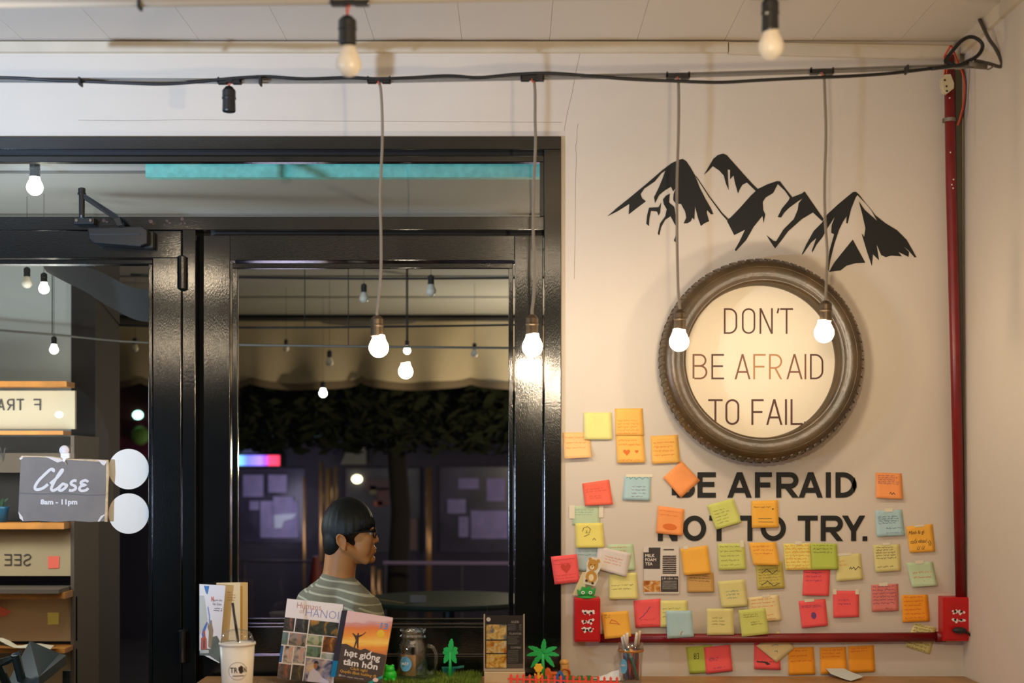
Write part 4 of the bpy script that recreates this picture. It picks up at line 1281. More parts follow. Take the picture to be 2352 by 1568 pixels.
fr1 = book_frame(636, 1557, .17, 6.0, 9, 0)
W1, H1 = .146, .205
bk = thing('photo_book', fr1[0], 'white paperback with a grid of photos, titled Humans of Hanoi, leaning by the window', 'book', 'books leaning at the window')
block(MB(), fr1, 0, 0, W1, H1, -.0005, 0).build('front_cover', M('book_white', (236, 228, 226), .4), bk, bevel=.0008)
block(MB(), fr1, .001, .001, W1 - .001, H1 - .002, -.014, -.0006).build('page_block', M('book_pages', (226, 212, 184), .7), bk)
block(MB(), fr1, 0, 0, W1, H1, -.0155, -.0142).build('back_cover', M('book_navy', (46, 48, 92), .4), bk)
f1 = lambda u, v, h=.0004: fr1[0] + fr1[1] * (u * W1) + fr1[2] * ((1 - v) * H1) + fr1[3] * h
cells = [(.0, .235, .185, .405, 0), (.205, .235, .43, .405, 1), (.45, .235, .965, .41, 2), (.0, .42, .105, .575, 3), (.125, .42, .425, .575, 4), (.445, .42, .71, .545, 5), (.73, .42, .96, .615, 6), (.0, .59, .045, .80, 7), (.065, .59, .22, .80, 8), (.24, .585, .445, .79, 9),
         (.46, .56, .71, .69, 10), (.73, .63, .96, .70, 11), (.0, .815, .225, 1.0, 12), (.245, .81, .45, 1.0, 13), (.465, .71, .96, 1.0, 14)]
pal = [((34, 32, 30), (64, 58, 52), (190, 110, 70)), ((30, 30, 30), (52, 52, 50), (120, 116, 108)), ((28, 36, 28), (54, 60, 44), (200, 140, 50)), ((90, 120, 116), (110, 134, 130), (70, 90, 90)), ((60, 60, 62), (150, 140, 130), (222, 84, 40)),
       ((80, 100, 60), (170, 180, 150), (214, 150, 120)), ((60, 36, 20), (120, 70, 26), (226, 150, 40)), ((24, 62, 110), (40, 90, 140), (60, 110, 160)), ((70, 60, 58), (206, 190, 180), (220, 90, 60)), ((90, 86, 96), (190, 180, 176), (228, 96, 50)),
       ((50, 70, 70), (110, 140, 110), (60, 90, 160)), ((120, 140, 130), (176, 186, 176), (220, 180, 120)), ((60, 56, 56), (110, 90, 80), (206, 86, 56)), ((40, 38, 36), (70, 64, 56), (140, 110, 60)), ((52, 56, 84), (150, 146, 168), (220, 190, 150))]
for u0, v0, u1, v1, k in cells:
    MB().face([f1(u0, v1), f1(u1, v1), f1(u1, v0), f1(u0, v0)]).build('photo', photo_mat('book_photo_%d' % k, *pal[k], 38), bk)
# the large lower picture: a sitting figure in a pale shirt
MB().face([f1(a, b, .0007) for a, b in ((.53, .99), (.56, .88), (.62, .83), (.66, .85), (.72, .87), (.78, .93), (.92, .97), (.92, 1.0), (.55, 1.0))]).build('figure_print', M('figure_shirt', (206, 202, 222), .5), bk)
MB().face([f1(.65 + .035 * math.cos(k * PI / 5), .79 + .045 * math.sin(k * PI / 5), .0008) for k in range(10)]).build('figure_print', M('figure_face', (170, 112, 72), .5), bk)
MB().face([f1(a, b, .0009) for a, b in ((.61, .775), (.63, .735), (.68, .735), (.7, .775), (.66, .765))]).build('figure_print', M('figure_hair', (40, 30, 28), .5), bk)
tx = MB()
text(tx, 'Humans', f1, .19, .105, .62, .03, bold=-.012)
text(tx, 'of', f1, .25, .165, .33, .105, bold=-.012)
tx.build('title', M('title_copper', (188, 110, 84), .5), bk)
tx = MB()
text(tx, 'HANOI', f1, .36, .195, .945, .095, bold=-.018)
tx.build('title', M('title_lilac', (122, 124, 190), .5), bk)

fr2 = book_frame(771, 1555, .200, 9.0, 10, 0)
W2, H2 = .118, .172
bk2 = thing('sunset_book', fr2[0], 'dark paperback with orange sunset cover, leaning just in front of the photo book', 'book', 'books leaning at the window')
block(MB(), fr2, 0, 0, W2, H2, -.0005, 0).build('front_cover', M('book_dark', (70, 58, 50), .4), bk2, bevel=.0006)
block(MB(), fr2, .001, .001, W2 - .0006, H2 - .001, -.016, -.0006).build('page_block', M('book_pages_gold', (222, 176, 88), .7), bk2)
block(MB(), fr2, 0, 0, W2, H2, -.0176, -.0162).build('back_cover', M('book_dark', (70, 58, 50), .4), bk2)
o_, ux_, uz_, nn_ = fr2
MB().face([o_ - ux_ * .0002, o_ - ux_ * .016 - nn_ * .012, o_ - ux_ * .016 - nn_ * .012 + uz_ * H2 * .99, o_ - ux_ * .0002 + uz_ * H2]).build('spine', M('book_spine', (58, 52, 60), .4), bk2)
MB().face([o_ - ux_ * .001 + nn_ * .0003, o_ - ux_ * .015 - nn_ * .0105, o_ - ux_ * .015 - nn_ * .0105 + uz_ * H2 * .24, o_ - ux_ * .001 + nn_ * .0003 + uz_ * H2 * .24]).build('spine_label', M('label_teal', (20, 132, 176), .4), bk2)
f2 = lambda u, v, h=.0012: fr2[0] + fr2[1] * (u * W2) + fr2[2] * ((1 - v) * H2) + fr2[3] * h
SUN = ramp_mat('sunset_print', 2, 0, H2 * .56, [(0, (120, 70, 66)), (.12, (196, 108, 66)), (.3, (240, 150, 50)), (.45, (252, 206, 96)), (.6, (244, 160, 56)), (.8, (226, 122, 62)), (.93, (206, 150, 150)), (1, (226, 190, 190))], wob=.22)
MB().grid(lambda a, b: f2(b, .56 * a, .0004), 6, 4).build('sunset_picture', SUN, bk2)
MB().face([f2(a, b, .0006) for a, b in ((0, .5), (.1, .49), (.25, .525), (.36, .535), (.42, .55), (.52, .515), (.7, .55), (1, .56), (1, .62), (0, .62))]).build('hill_print', M('book_dark', (70, 58, 50)), bk2)
MB().face([f2(a, b, .0008) for a, b in ((.27, .53), (.29, .42), (.26, .38), (.19, .325), (.2, .315), (.28, .345), (.3, .34), (.305, .305), (.335, .305), (.335, .34), (.42, .31), (.47, .27), (.48, .28), (.42, .33), (.345, .37), (.355, .44), (.38, .53), (.35, .53), (.32, .45), (.3, .53))]).build('figure_print', M('figure_shadow', (66, 44, 34), .5), bk2)
MB().face([f2(.80 + .085 * math.cos(k * PI / 8), .265 + .06 * math.sin(k * PI / 8), .0008) for k in range(16)]).build('seal_print', M('seal_yellow', (236, 190, 48), .5), bk2)
tx = MB()
text(tx, '13', f2, .77, .19, .93, .1, bold=.02)
tx.build('number', M('number_blue', (90, 140, 200), .5), bk2)
tx = MB()
text(tx, 'hạt giống', f2, .10, .695, .88, .545, bold=.025)
text(tx, 'tâm hồn', f2, .10, .80, .86, .675, bold=.025)
tx.build('title', PRINT_W, bk2)
tx = MB()
text(tx, 'Cách nghĩ', f2, .28, .865, .66, .81, bold=.01)
text(tx, 'Quyết định hướng đi', f2, .07, .925, .86, .862, bold=.01)
tx.build('subtitle', M('subtitle_ochre', (220, 164, 60), .5), bk2)
tx = MB()
for pl_ in scribble([(.965, .12, .6, .008)], R):
    tx.mapped(stroke(pl_, .01), lambda a, b: f2(a, b, .0006))
tx.face([f2(.06, .975, .0006), f2(.11, .975, .0006), f2(.11, .945, .0006), f2(.06, .945, .0006)])
tx.build('publisher_mark', M('print_pale', (170, 156, 146), .5), bk2)
MB().face([f2(.7, 1, .0007), f2(.8, 1, .0007), f2(1, .9, .0007), f2(1, .86, .0007)]).build('corner_band', M('label_green', (24, 150, 140), .4), bk2)
MB().face([f2(.86 + .06 * math.cos(k * PI / 6), .945 + .03 * math.sin(k * PI / 6), .001) for k in range(12)]).build('corner_badge', M('badge_pink', (234, 206, 196), .4), bk2)

# ---- artificial grass mat
gz = ZT
gx0, gx1 = on(884, .10).x, on(1102, .10).x
gm = thing('grass_mat', (gx0 + .1, -.11, gz), 'patch of artificial green grass under the glass jar and small palm', 'grass mat')
MB().box((gx0, -.21, gz), (gx1, -.035, gz + .006)).build('mat_base', M('mat_green', (72, 92, 26), .8), gm)
gr = MB()
for k in range(5200):
    x, y = R.uniform(gx0 - .002, gx1 + .004), R.uniform(-.215, -.033)
    a, L = R.uniform(0, 2 * PI), R.uniform(.006, .016)
    dx, dy = .0011 * math.cos(a), .0011 * math.sin(a)
    b_ = (R.uniform(-.007, .007), R.uniform(-.006, .006))
    if (x - on(948, .12).x - .012) ** 2 + (y + .12) ** 2 < .066 ** 2:
        continue
    gr.face([(x - dx, y - dy, gz + .005), (x + dx, y + dy, gz + .005), (x + b_[0], y + b_[1], gz + .005 + L)])
tag(gr.build('grass_blades', M('grass_green', (108, 130, 32), .6, var=(60, .35)), gm), kind='stuff')
GZ = gz + .006

# ---- mason jar
dj = .12
q = on(948, dj)
q.z = GZ
jar = thing('mason_jar', q, 'clear glass mug jar with a handle and a round blue sticker, on the grass mat', 'jar')
s = (D - dj) / F
zt = P(0, 1444, dj).z - GZ
rb, rn = 35 * s, 30 * s
JG = glass_mat('jar_glass', 3.2, (.95, .96, .94), 1.5)
MB().lathe([(.001, .001), (rb * .9, .001), (rb, .006), (rb, zt * .62), (rb * .97, zt * .70), (rn * .93, zt * .79), (rn * .93, zt * .82), (rn * 1.04, zt * .84), (rn * 1.04, zt * .87), (rn * .95, zt * .89), (rn * .95, zt * .93), (rn * 1.02, zt * .95), (rn, zt), (rn * .93, zt), (rn * .88, zt * .8),
           (rb * .93, zt * .68), (rb * .93, .010), (.001, .008)], q, n=40, caps=False).build('glass_body', JG, jar, smooth=True)
MB().tube(spline([q + Vector((rb * .97, 0, zt * .66)), q + Vector((rb * 1.3, 0, zt * .63)), q + Vector((rb * 1.52, 0, zt * .5)), q + Vector((rb * 1.52, 0, zt * .3)), q + Vector((rb * 1.35, 0, zt * .14)), q + Vector((rb * .97, 0, zt * .1))], 6), .0055, 10).build('handle', JG, jar, smooth=True)


def jm(u, v, e=.0008):
    z = P(0, 1520 + v, dj).z
    a = (933 - 948 + u) * s / rb
    return Vector((q.x + (rb + e) * math.sin(a), q.y - (rb + e) * math.cos(a), z))


MB().face([jm(15 * math.cos(k * PI / 14), 17 * math.sin(k * PI / 14)) for k in range(28)]).build('sticker', M('sticker_blue', (104, 172, 206), .4), jar)
tx = MB()
text(tx, 'MẬT', lambda a, b: jm(a, b, .0013), -9, 4, 9, -5, bold=.03)
tx.build('lettering', PRINT_W, jar)
# paper inside
MB().grid(lambda a, b: q + Vector((math.sin(-1.0 + 1.3 * b) * rb * .86, -math.cos(-1.0 + 1.3 * b) * rb * .86, .012 + a * zt * .42)), 1, 10).build('paper_inside', M('kraft_paper', (196, 150, 96), .7), jar, smooth=True)

# ---- green plastic palms
PALM = M('palm_green', (34, 186, 92), .4)


def palm(cx, ytop, yc, ybase, trunk, fronds, d, zb, label):
    t = thing('toy_palm', Vector((P(cx, 0, d).x, -d, zb)), label, 'toy palm', 'green plastic toy palms')
    s_ = (D - d) / F
    b0 = P(cx, ybase, d)
    b0.z = zb
    cp_ = P(cx, yc, d)
    MB().tube([b0 + Vector((0, 0, .003)), b0.lerp(cp_, .5), cp_], [trunk * 1.25 * s_, trunk * s_, trunk * .8 * s_], 8).build('trunk', PALM, t, smooth=True)
    MB().lathe([(.0005, 0), (16 * s_, 0), (15 * s_, .003), (.0005, .0035)], b0, n=16, caps=False).build('base', PALM, t)
    for ang, L, w in fronds:
        a = math.radians(ang)
        dx, dz = math.cos(a), math.sin(a)
        pts = []
        for side in (1, -1):
            seq = []
            for k in range(9):
                f = k / 8
                ww = w * (math.sin(PI * (f * .82 + .12)) ** .8) * (1 + .10 * (-1) ** k)
                seq.append((f * L, side * ww))
            pts += seq if side > 0 else seq[::-1]
        dr = -.16 * L if abs(dx) > .3 else 0
        poly = [cp_ + Vector(((dx * a_ - dz * b_) * s_, -.004 * (ang % 7) / 7, (dz * a_ + dx * b_ + dr * (a_ / L) ** 2) * s_)) for a_, b_ in pts]
        MB().prism(poly, (0, .0022, 0)).build('frond', PALM, t, bevel=.0004, seg=1)
    return t


palm(1034, 1466, 1496, 1561, 3.6, [(83, 30, 6), (35, 20, 6.5), (145, 18, 6.5), (2, 18, 6.5), (178, 17, 6.5), (-58, 26, 6.5), (-122, 26, 6.5)], .12, GZ, 'small upright green plastic palm on the grass mat')
palm(1247, 1467, 1500, 1565, 4.2, [(84, 33, 6), (33, 38, 5.6), (147, 40, 5.6), (2, 37, 5.4), (178, 37, 5.4), (-44, 36, 5.8), (-136, 38, 5.8)], .10, ZT, 'wide spreading green plastic palm beside the menu stand')

# ---- green gummy figure
q = on(895, .17)
q.z = GZ
gf = thing('toy_frog', q, 'bright green translucent lumpy toy frog on the grass mat edge', 'toy')
GF = M('frog_green', (34, 196, 46), .35, bump=(180, .6))
gb = MB().ball(q + Vector((0, 0, .016)), (.0185, .015, .0185), 18, 12).ball(q + Vector((0, -.002, .032)), (.0135, .012, .0105), 16, 10)
gb.ball(q + Vector((-.008, -.003, .041)), .0042, 10, 8).ball(q + Vector((.008, -.003, .041)), .0042, 10, 8)
rm = gb.build('body', GF, gf, smooth=True)
md_ = rm.modifiers.new('remesh', 'REMESH')
md_.mode = 'VOXEL'
md_.voxel_size = .0014
md_.use_smooth_shade = True
for k in (-1, 1):
    MB().ball(q + Vector((k * .011, -.011, .006)), (.006, .006, .006), 10, 8).build('foot', GF, gf, smooth=True)

# ---- teal toy barrow
q = on(1040, .055)
q.z = GZ
tb_ = thing('toy_barrow', q, 'teal toy wheelbarrow behind the small palm', 'toy')
TEAL = M('teal_plastic', (18, 112, 98), .4)
s = (D - .055) / F
z0, z1 = P(0, 1549, .055).z, P(0, 1531, .055).z
x_ = lambda px: P(px, 0, .055).x
MB().prism([(x_(1014), -.065, z1), (x_(1050), -.065, z1), (x_(1042), -.065, z0), (x_(1018), -.065, z0)], (0, .02, 0)).build('tray', TEAL, tb_, bevel=.002)
for y in (-.066, -.046):
    MB().tube([(x_(1044), y, z1 - .003), (x_(1066), y, z1 + .001)], .0022, 8).build('handle', TEAL, tb_, smooth=True)
MB().lathe([(.001, -.002), (.008, -.002), (.008, .002), (.001, .002)], (x_(1030), -.055, GZ + .008), (0, 1, 0), 14, caps=False).build('wheel', TEAL, tb_)
MB().box((x_(1024), -.06, GZ), (x_(1036), -.05, z0 + .001)).build('stand', TEAL, tb_)

# ---- acrylic menu stand
dm = .15
ms = thing('menu_stand', on(1158, dm), 'clear acrylic menu stand with food photos and a dark price list', 'menu stand')
zb = P(0, 1541, dm).z
bx0, bx1 = P(1112, 0, dm).x, P(1206, 0, dm).x
MB().box((bx0, -dm - .012, ZT), (bx1, -dm + .03, zb)).build('base', M('stand_base', (206, 182, 142), .35, var=(8, .06)), ms, bevel=.002)
mm = lambda x, y, e=0: P(x, y, dm + .004 + e)
ac = MB()
ac.prism([mm(1111, 1411, .003), mm(1146, 1410, .003), mm(1151, 1414, .003), mm(1165, 1414, .003), mm(1170, 1410, .003), mm(1205, 1410, .003), mm(1205, 1541, .003), mm(1111, 1541, .003)], (0, .002, 0))
ac.build('acrylic_front', CLEAR, ms)
MB().prism([mm(1112, 1413), mm(1204, 1413), mm(1204, 1540), mm(1112, 1540)], (0, .0006, 0)).build('menu_card', M('menu_black', (52, 44, 40), .5), ms)
for a, b, c_, d_ in ((1111, 1410, 1114, 1541), (1202, 1410, 1205, 1541)):
    MB().pbox(a, b, c_, d_, dm + .0075, dm + .002).build('acrylic_edge', M('acrylic_edge', (176, 160, 138), .25), ms)
MB().pbox(1114, 1535, 1202, 1541, dm + .0075, dm + .002).build('acrylic_edge', M('acrylic_edge', (176, 160, 138), .25), ms)
for k, (y0, y1, pl_) in enumerate(((1434, 1468, ((250, 226, 160), (236, 190, 96), (120, 126, 130))), (1471, 1499, ((236, 226, 196), (238, 186, 86), (196, 116, 40))), (1502, 1533, ((196, 120, 30), (240, 190, 80), (250, 220, 140))))):
    MB().face([mm(1117, y1, .0006), mm(1163, y1, .0006), mm(1163, y0, .0006), mm(1117, y0, .0006)]).build('food_photo', photo_mat('food_photo_%d' % k, *pl_, 70), ms)
MB().face([mm(1122 + 5 * math.cos(k * PI / 7), 1422 + 5 * math.sin(k * PI / 7), .0006) for k in range(14)]).build('round_mark', PRINT_W, ms)
tx = MB()
g2 = lambda a, b: mm(a, b, .0007)
for wd, x0, x1, y in (('SIZE', 1174, 1192, 1430), ('FLAVOR', 1170, 1198, 1457), ('COMBO', 1173, 1197, 1489)):
    text(tx, wd, g2, x0, y, x1, y - 4.5)
for pl_ in scribble([(y, 1167, 1184, 1.6) for y in (1435, 1440, 1445)] + [(y, 1193, 1198, 1.6) for y in (1435, 1440, 1445)] + [(1462 + 5 * k, 1166, 1192 - 4 * (k % 2), 1.6) for k in range(4)] + [(1495 + 4.8 * k, 1166, 1190, 1.6) for k in range(6)], R, density=.9):
    tx.mapped(stroke(pl_, .8), g2)
tx.build('lettering', M('print_menu', (206, 196, 184), .5), ms)

# ---- toy fence, flower and small toys
PINKF = M('fence_red', (250, 82, 66), .45)
df = .17
fe = thing('toy_fence', on(1290, df), 'coral red toy picket fence along the counter', 'toy fence')
for k in range(18):
    x, ym = 1174 + k * 14.3, 1549 + (k % 4 == 2) * -1 + k * .42
    MB().prism([P(x - 2.6, 1578, df), P(x + 2.6, 1578, df), P(x + 2.6, ym + 4, df), P(x + 3.6, ym + 2.5, df), P(x, ym - 3, df), P(x - 3.6, ym + 2.5, df), P(x - 2.6, ym + 4, df)], (0, .003, 0)).build('picket', PINKF, fe, bevel=.0005, seg=1)
MB().prism([P(1166, 1556.5, df - .003), P(1422, 1565.5, df - .003), P(1422, 1569, df - .003), P(1166, 1560, df - .003)], (0, .002, 0)).build('rail', PINKF, fe)
MB().prism([P(1166, 1571, df - .003), P(1422, 1574, df - .003), P(1422, 1577.5, df - .003), P(1166, 1574.5, df - .003)], (0, .002, 0)).build('rail', PINKF, fe)
GRF = M('fence_green', (60, 128, 60), .5)
fg = thing('toy_fence', on(1290, .13), 'green toy lattice fence behind the coral red one', 'toy fence')
for k in range(8):
    x = 1213 + k * 19
    MB().pbox(x, 1551, x + 12, 1575, .13, .127).build('picket', GRF, fg)
MB().pbox(1206, 1558, 1372, 1561, .127, .125).build('rail', GRF, fg)
fw = thing('toy_flower', on(1237, .15), 'yellow plastic toy flower with a leafy stem behind the fence', 'toy')
YEL = M('toy_yellow', (246, 192, 52), .4)
fy = lambda x, y, e=0: P(x, y, .15 + e)
MB().prism([fy(1237 + (9.9 + 1.0 * math.cos(6 * t)) * math.cos(t), 1533.5 + (9.9 + 1.0 * math.cos(6 * t)) * math.sin(t)) for t in [k * 2 * PI / 48 for k in range(48)]], (0, .004, 0)).build('bloom', YEL, fw, bevel=.0008, seg=1)
MB().pbox(1234, 1543, 1240, 1580, .149, .146).build('stem', YEL, fw)
for k in (-1, 1):
    MB().prism([fy(1237, 1556), fy(1237 + k * 6, 1547), fy(1237 + k * 10, 1546), fy(1237 + k * 9, 1552), fy(1237, 1560)], (0, .003, 0)).build('leaf', YEL, fw)
ar = thing('toy_arch', on(1286, .15), 'blue plastic toy arch behind the fence', 'toy')
MB().mapped(stroke([(1278, 1578), (1279, 1556), (1281, 1547), (1286, 1542), (1291, 1547), (1293, 1556), (1294, 1578)], 5), lambda a, b: P(a, b, .15)).build('arch', M('toy_blue', (30, 104, 176), .4), ar)
ar.children[0].modifiers.new('solid', 'SOLIDIFY').thickness = .006
OR = M('toy_orange', (226, 104, 30), .45)
oc = thing('toy_car', on(1262, .10), 'orange toy cart half hidden by the yellow flower', 'toy')
oq = on(1262, .10)
MB().prism([P(1251, 1545, .11), P(1252, 1538, .11), P(1258, 1534, .11), P(1264, 1537, .11), P(1266, 1544, .11), P(1281, 1544, .11), P(1281, 1549, .11), P(1270, 1550, .11), P(1268, 1561, .11), P(1252, 1561, .11)], (0, .022, 0)).build('body', OR, oc, bevel=.002)
for x in (1256, 1276):
    w_ = P(x, 1562, .112)
    MB().lathe([(.001, -.003), (.006, -.003), (.006, .003), (.001, .003)], (w_.x, w_.y, ZT + .006), (0, 1, 0), 14, caps=False).build('wheel', OR, oc)
MB().tube([P(1281, 1546, .105), P(1276, 1560, .105)], .002, 6).build('post', OR, oc)
wd = thing('wooden_doll', on(1298, .05), 'small turned wooden peg doll holding an open orange bowl', 'toy')
wq = on(1297, .06)
s = (D - .06) / F
WD = M('pale_wood', (222, 168, 92), .5, var=(30, .12))
MB().lathe([(.001, 0), (11 * s, 0), (11.5 * s, .006), (9.5 * s, .03), (10 * s, .034), (8 * s, .036)], wq, n=20).build('peg_body', WD, wd, smooth=True)
MB().ball(wq + Vector((-.001, 0, .040)), (11 * s, 11 * s, 8.5 * s), 18, 12).build('head', WD, wd, smooth=True)
wc = wq + Vector((.002, -.014, .012))
MB().lathe([(.012, .010), (.0135, 0), (.012, 0), (.009, .008), (.001, .009)], wc, (.25, 1, .15), n=20, caps=False).build('bowl', M('terracotta_orange', (206, 96, 36), .5), wd, smooth=True)

# ---- crumpled paper
cq = on(1400, .10)
cp_ = thing('crumpled_tissue', cq, 'crumpled white tissue between the toy fence and the pen glass', 'tissue')
cm = MB()
rr_ = random.Random(4)
cm.grid(lambda a, b: cq + Vector(((b - .5) * .085, (a - .5) * .05, .002 + (.030 * math.sin(a * PI) * min(1, b * 1.15) * (1.0 if b < .85 else .6)) * rr_.uniform(.75, 1.1))), 7, 10)
cm.build('sheet', M('tissue_white', (232, 234, 232), .7), cp_)

# ---- pen glass
dg_ = .14
q = on(1449, dg_)
pg = thing('pen_glass', q, 'clear glass tumbler with a blue oval sticker, holding pens', 'glass')
s = (D - dg_) / F
zt = P(0, 1476, dg_).z - ZT
MB().lathe([(.001, .0008), (24 * s, .0008), (29 * s, zt), (27.5 * s, zt), (23 * s, .004), (.001, .004)], q, n=32, caps=False).build('glass_body', CLEAR, pg, smooth=True)
MB().lathe([(29.4 * s, zt - .022), (30.4 * s, zt - .019), (29.6 * s, zt - .016)], q, n=32, caps=False).build('gold_band', M('gold_band', (206, 150, 80), .3, .7), pg, smooth=True)
MB().grid(lambda a, b: q + Vector((math.sin(-.85 + 1.9 * b) * 22 * s, math.cos(-.85 + 1.9 * b) * 22 * s, .006 + a * zt * .72)), 1, 12).build('coral_paper', M('note_coral', NC['coral']), pg, smooth=True)
MB().face([q + Vector((math.sin(-.72 + .34 * math.cos(t)) * 28.5 * s, -math.cos(-.72 + .34 * math.cos(t)) * 28.5 * s, zt * (.44 + .19 * math.sin(t)))) for t in [k * PI / 12 for k in range(24)]]).build('sticker', M('sticker_blue', (104, 172, 206), .4), pg)
tx = MB()
text(tx, 'MẬT', lambda a, b: q + Vector((math.sin(-.72 + a) * 29.2 * s, -math.cos(-.72 + a) * 29.2 * s, zt * b)), -.2, .42, .2, .5, bold=.03)
tx.build('lettering', PRINT_W, pg)
for k, (xt, yt, xb, colb, colc, lab, off) in enumerate((
        (1429, 1462, 1445, (36, 66, 130), (232, 226, 216), 'blue marker with a white cap, leaning outward in the pen glass', .004), (1441, 1452, 1437, (30, 110, 150), (236, 230, 220), 'pale blue marker with a white cap standing straightest in the pen glass', -.003),
        (1432, 1458, 1466, (14, 116, 116), (222, 216, 206), 'teal pen crossing the pen glass', -.009), (1463, 1452, 1450, (70, 40, 70), (230, 224, 210), 'dark purple marker with a white cap in the pen glass', .003),
        (1470, 1448, 1455, (64, 26, 28), (226, 200, 170), 'maroon pencil with a pale tip in the pen glass', .009), (1440, 1492, 1463, (150, 78, 34), (160, 84, 40), 'short brown pencil slanting inside the pen glass', 0))):
    pe = thing('pen', q, lab, 'pen', 'pens in the tumbler')
    a, b = P(xb, 1562, dg_ - off * .6), P(xt, yt, dg_ - off)
    a.z = max(a.z, ZT + .006)
    m_ = a.lerp(b, .70)
    MB().tube([a, a.lerp(b, .03), m_], [.0022, .0035, .0035], 10).build('barrel', M('pen_%d' % k, colb, .35), pe, smooth=True)
    MB().tube([m_, a.lerp(b, .97), b], [.0042, .0040, .0028] if k != 4 else [.0036, .0034, .003], 10).build('cap', M('pen_cap_%d' % k, colc, .35), pe, smooth=True)

# ---- torn paper on the counter
tpp = MB()
for i_, pts in enumerate(([(1897, 1543), (1938, 1543), (1952, 1548), (1983, 1557), (1955, 1564), (1940, 1561), (1908, 1552)],)):
    dd = lambda y: .012 + (y - 1543) * .006
    tpp.prism([P(x, y, dd(y)) + Vector((0, 0, (.010 - .0004 * (y - 1543)))) for x, y in pts], (0, 0, -.0008))
tag(tpp.build('paper_scrap', M('scrap_blue', (206, 218, 214), .6)), 'pale blue torn paper scrap lying on the counter under the orange notes', 'paper scrap')

# ------------------------------------------------------------------ the hanging sign and the stickers on the door glass
DG = -.0295
for k, (y0, lab) in enumerate(((1028, 'upper of the two white round stickers on the door glass'), (1130, 'lower of the two white round stickers on the door glass'))):
    c = (295.5, y0 + 49)
    o = MB().lathe([(.0001, 0), (46.5 * D / F * 1.005, 0), (46.5 * D / F * 1.005, .0006), (.0001, .0006)], P(*c, DG - .0002), (0, -1, 0), 48, caps=False).build('round_sticker', M('sticker_white', (232, 226, 212), .5))
    tag(o, lab, 'sticker', 'white stickers on the door glass')
sg = thing('close_sign', P(146, 1198, .0), 'grey cardboard sign with torn corners reading Close, hung on the door glass', 'sign')
DS = -.008
sp_ = lambda x, y, e=0: P(x, y, DS + e)
outl = [(47, 1052), (60, 1047), (90, 1047), (120, 1050), (140, 1052), (150, 1056), (165, 1053), (200, 1053), (230, 1055), (247, 1059), (246, 1090), (243, 1125), (244, 1160), (242, 1185), (240, 1197), (205, 1199), (170, 1196), (130, 1199), (90, 1196), (55, 1197), (46, 1188), (42, 1173), (44, 1120), (46, 1080)]
MB().prism([sp_(x, y) for x, y in outl], (0, .006, 0)).build('board', M('sign_grey', (122, 110, 98), .6, var=(18, .09)), sg, bevel=.0008, seg=1)
EDG = M('torn_card', (206, 176, 134), .75, var=(60, .2))
WT = M('torn_white', (226, 214, 204), .7)
ed = MB()
ed.prism([sp_(x, y, .0008) for x, y in ((44, 1052), (50, 1046), (120, 1048), (150, 1053), (248, 1056), (249, 1064), (240, 1061), (165, 1056), (140, 1055), (90, 1049), (58, 1049))], (0, .006, 0))
ed.prism([sp_(x, y, .0006) for x, y in ((244, 1062), (249, 1060), (250, 1090), (248, 1112), (246, 1198), (240, 1198), (243, 1130))], (0, .006, 0))
ed.build('torn_edge', EDG, sg)
for pts in (((102, 1047), (138, 1053), (146, 1058), (132, 1062), (118, 1055)), ((224, 1055), (246, 1059), (240, 1069), (235, 1067)), ((224, 1197), (232, 1184), (243, 1180), (234, 1190), (228, 1198)), ((42, 1174), (52, 1187), (54, 1197), (45, 1190)), ((44, 1053), (53, 1047), (52, 1053), (47, 1056))):
    MB().prism([sp_(x, y, .0016) for x, y in pts], (0, .0014, 0)).build('torn_corner', WT, sg)
MB().prism([sp_(x, y, .0008) for x, y in ((44, 1131), (90, 1133), (150, 1132), (200, 1136), (243, 1135), (243, 1137), (200, 1138), (150, 1134), (90, 1135), (44, 1133))], (0, .0006, 0)).build('fold_crease', M('sign_crease', (92, 88, 84), .6), sg)
SW = M('sign_white_ink', (224, 216, 210), .6)
lt = MB()
g = lambda x, y: (x * .2551, 840 + y * .2551)
for pts, w in ((((478, 955), (482, 935), (455, 932), (405, 975), (350, 1030), (318, 1080), (318, 1108), (345, 1113), (390, 1098), (432, 1065)), 6.6), (((452, 1060), (520, 1000), (562, 945), (555, 938), (525, 980), (480, 1060), (462, 1105), (478, 1122), (515, 1105), (548, 1075)), 6.4),
               (((590, 1070), (565, 1062), (540, 1090), (530, 1112), (550, 1122), (585, 1100), (602, 1075), (590, 1068)), 6.4), (((690, 1035), (665, 1032), (640, 1050), (645, 1068), (675, 1082), (680, 1105), (650, 1122), (620, 1118)), 6.2), (((795, 1045), (770, 1030), (735, 1042), (730, 1060), (765, 1072), (730, 1082), (715, 1108), (735, 1125), (775, 1118), (795, 1100)), 6.0)):
    pp = [Vector((*g(x, y), 0)) for x, y in pts]
    lt.mapped(stroke([(p.x, p.y) for p in spline(pp, 5)], w), lambda a, b: sp_(a, b, .0006 + .00005 * (a % 3)))
lt.build('script_lettering', SW, sg)
lt = MB()
text(lt, '8am - 11pm', sp_, 93, 1162, 178, 1146, bold=.045)
lt.mapped(([], []), sp_)
ob = lt.build('hours_lettering', SW, sg)
for v in ob.data.vertices:
    v.co.y -= .0008
hk = thing('suction_hook', P(148, 1052, -.015), 'white round suction hook that carries the cardboard sign on the door glass', 'hook')
MB().lathe([(.0001, -.006), (.0125, -.004), (.014, 0), (.012, .004), (.0001, .006)], P(148, 1034, -.018), (0, -1, 0), 20, caps=False).build('cup', M('hook_white', (238, 226, 222), .4), hk, smooth=True)
MB().prism([P(x, y, -.006) for x, y in ((139, 1040), (159, 1040), (159, 1052), (152, 1053), (149, 1061), (144, 1060), (143, 1052), (139, 1050))], (0, .008, 0)).build('hook_arm', M('hook_white', (238, 226, 222)), hk, bevel=.001)
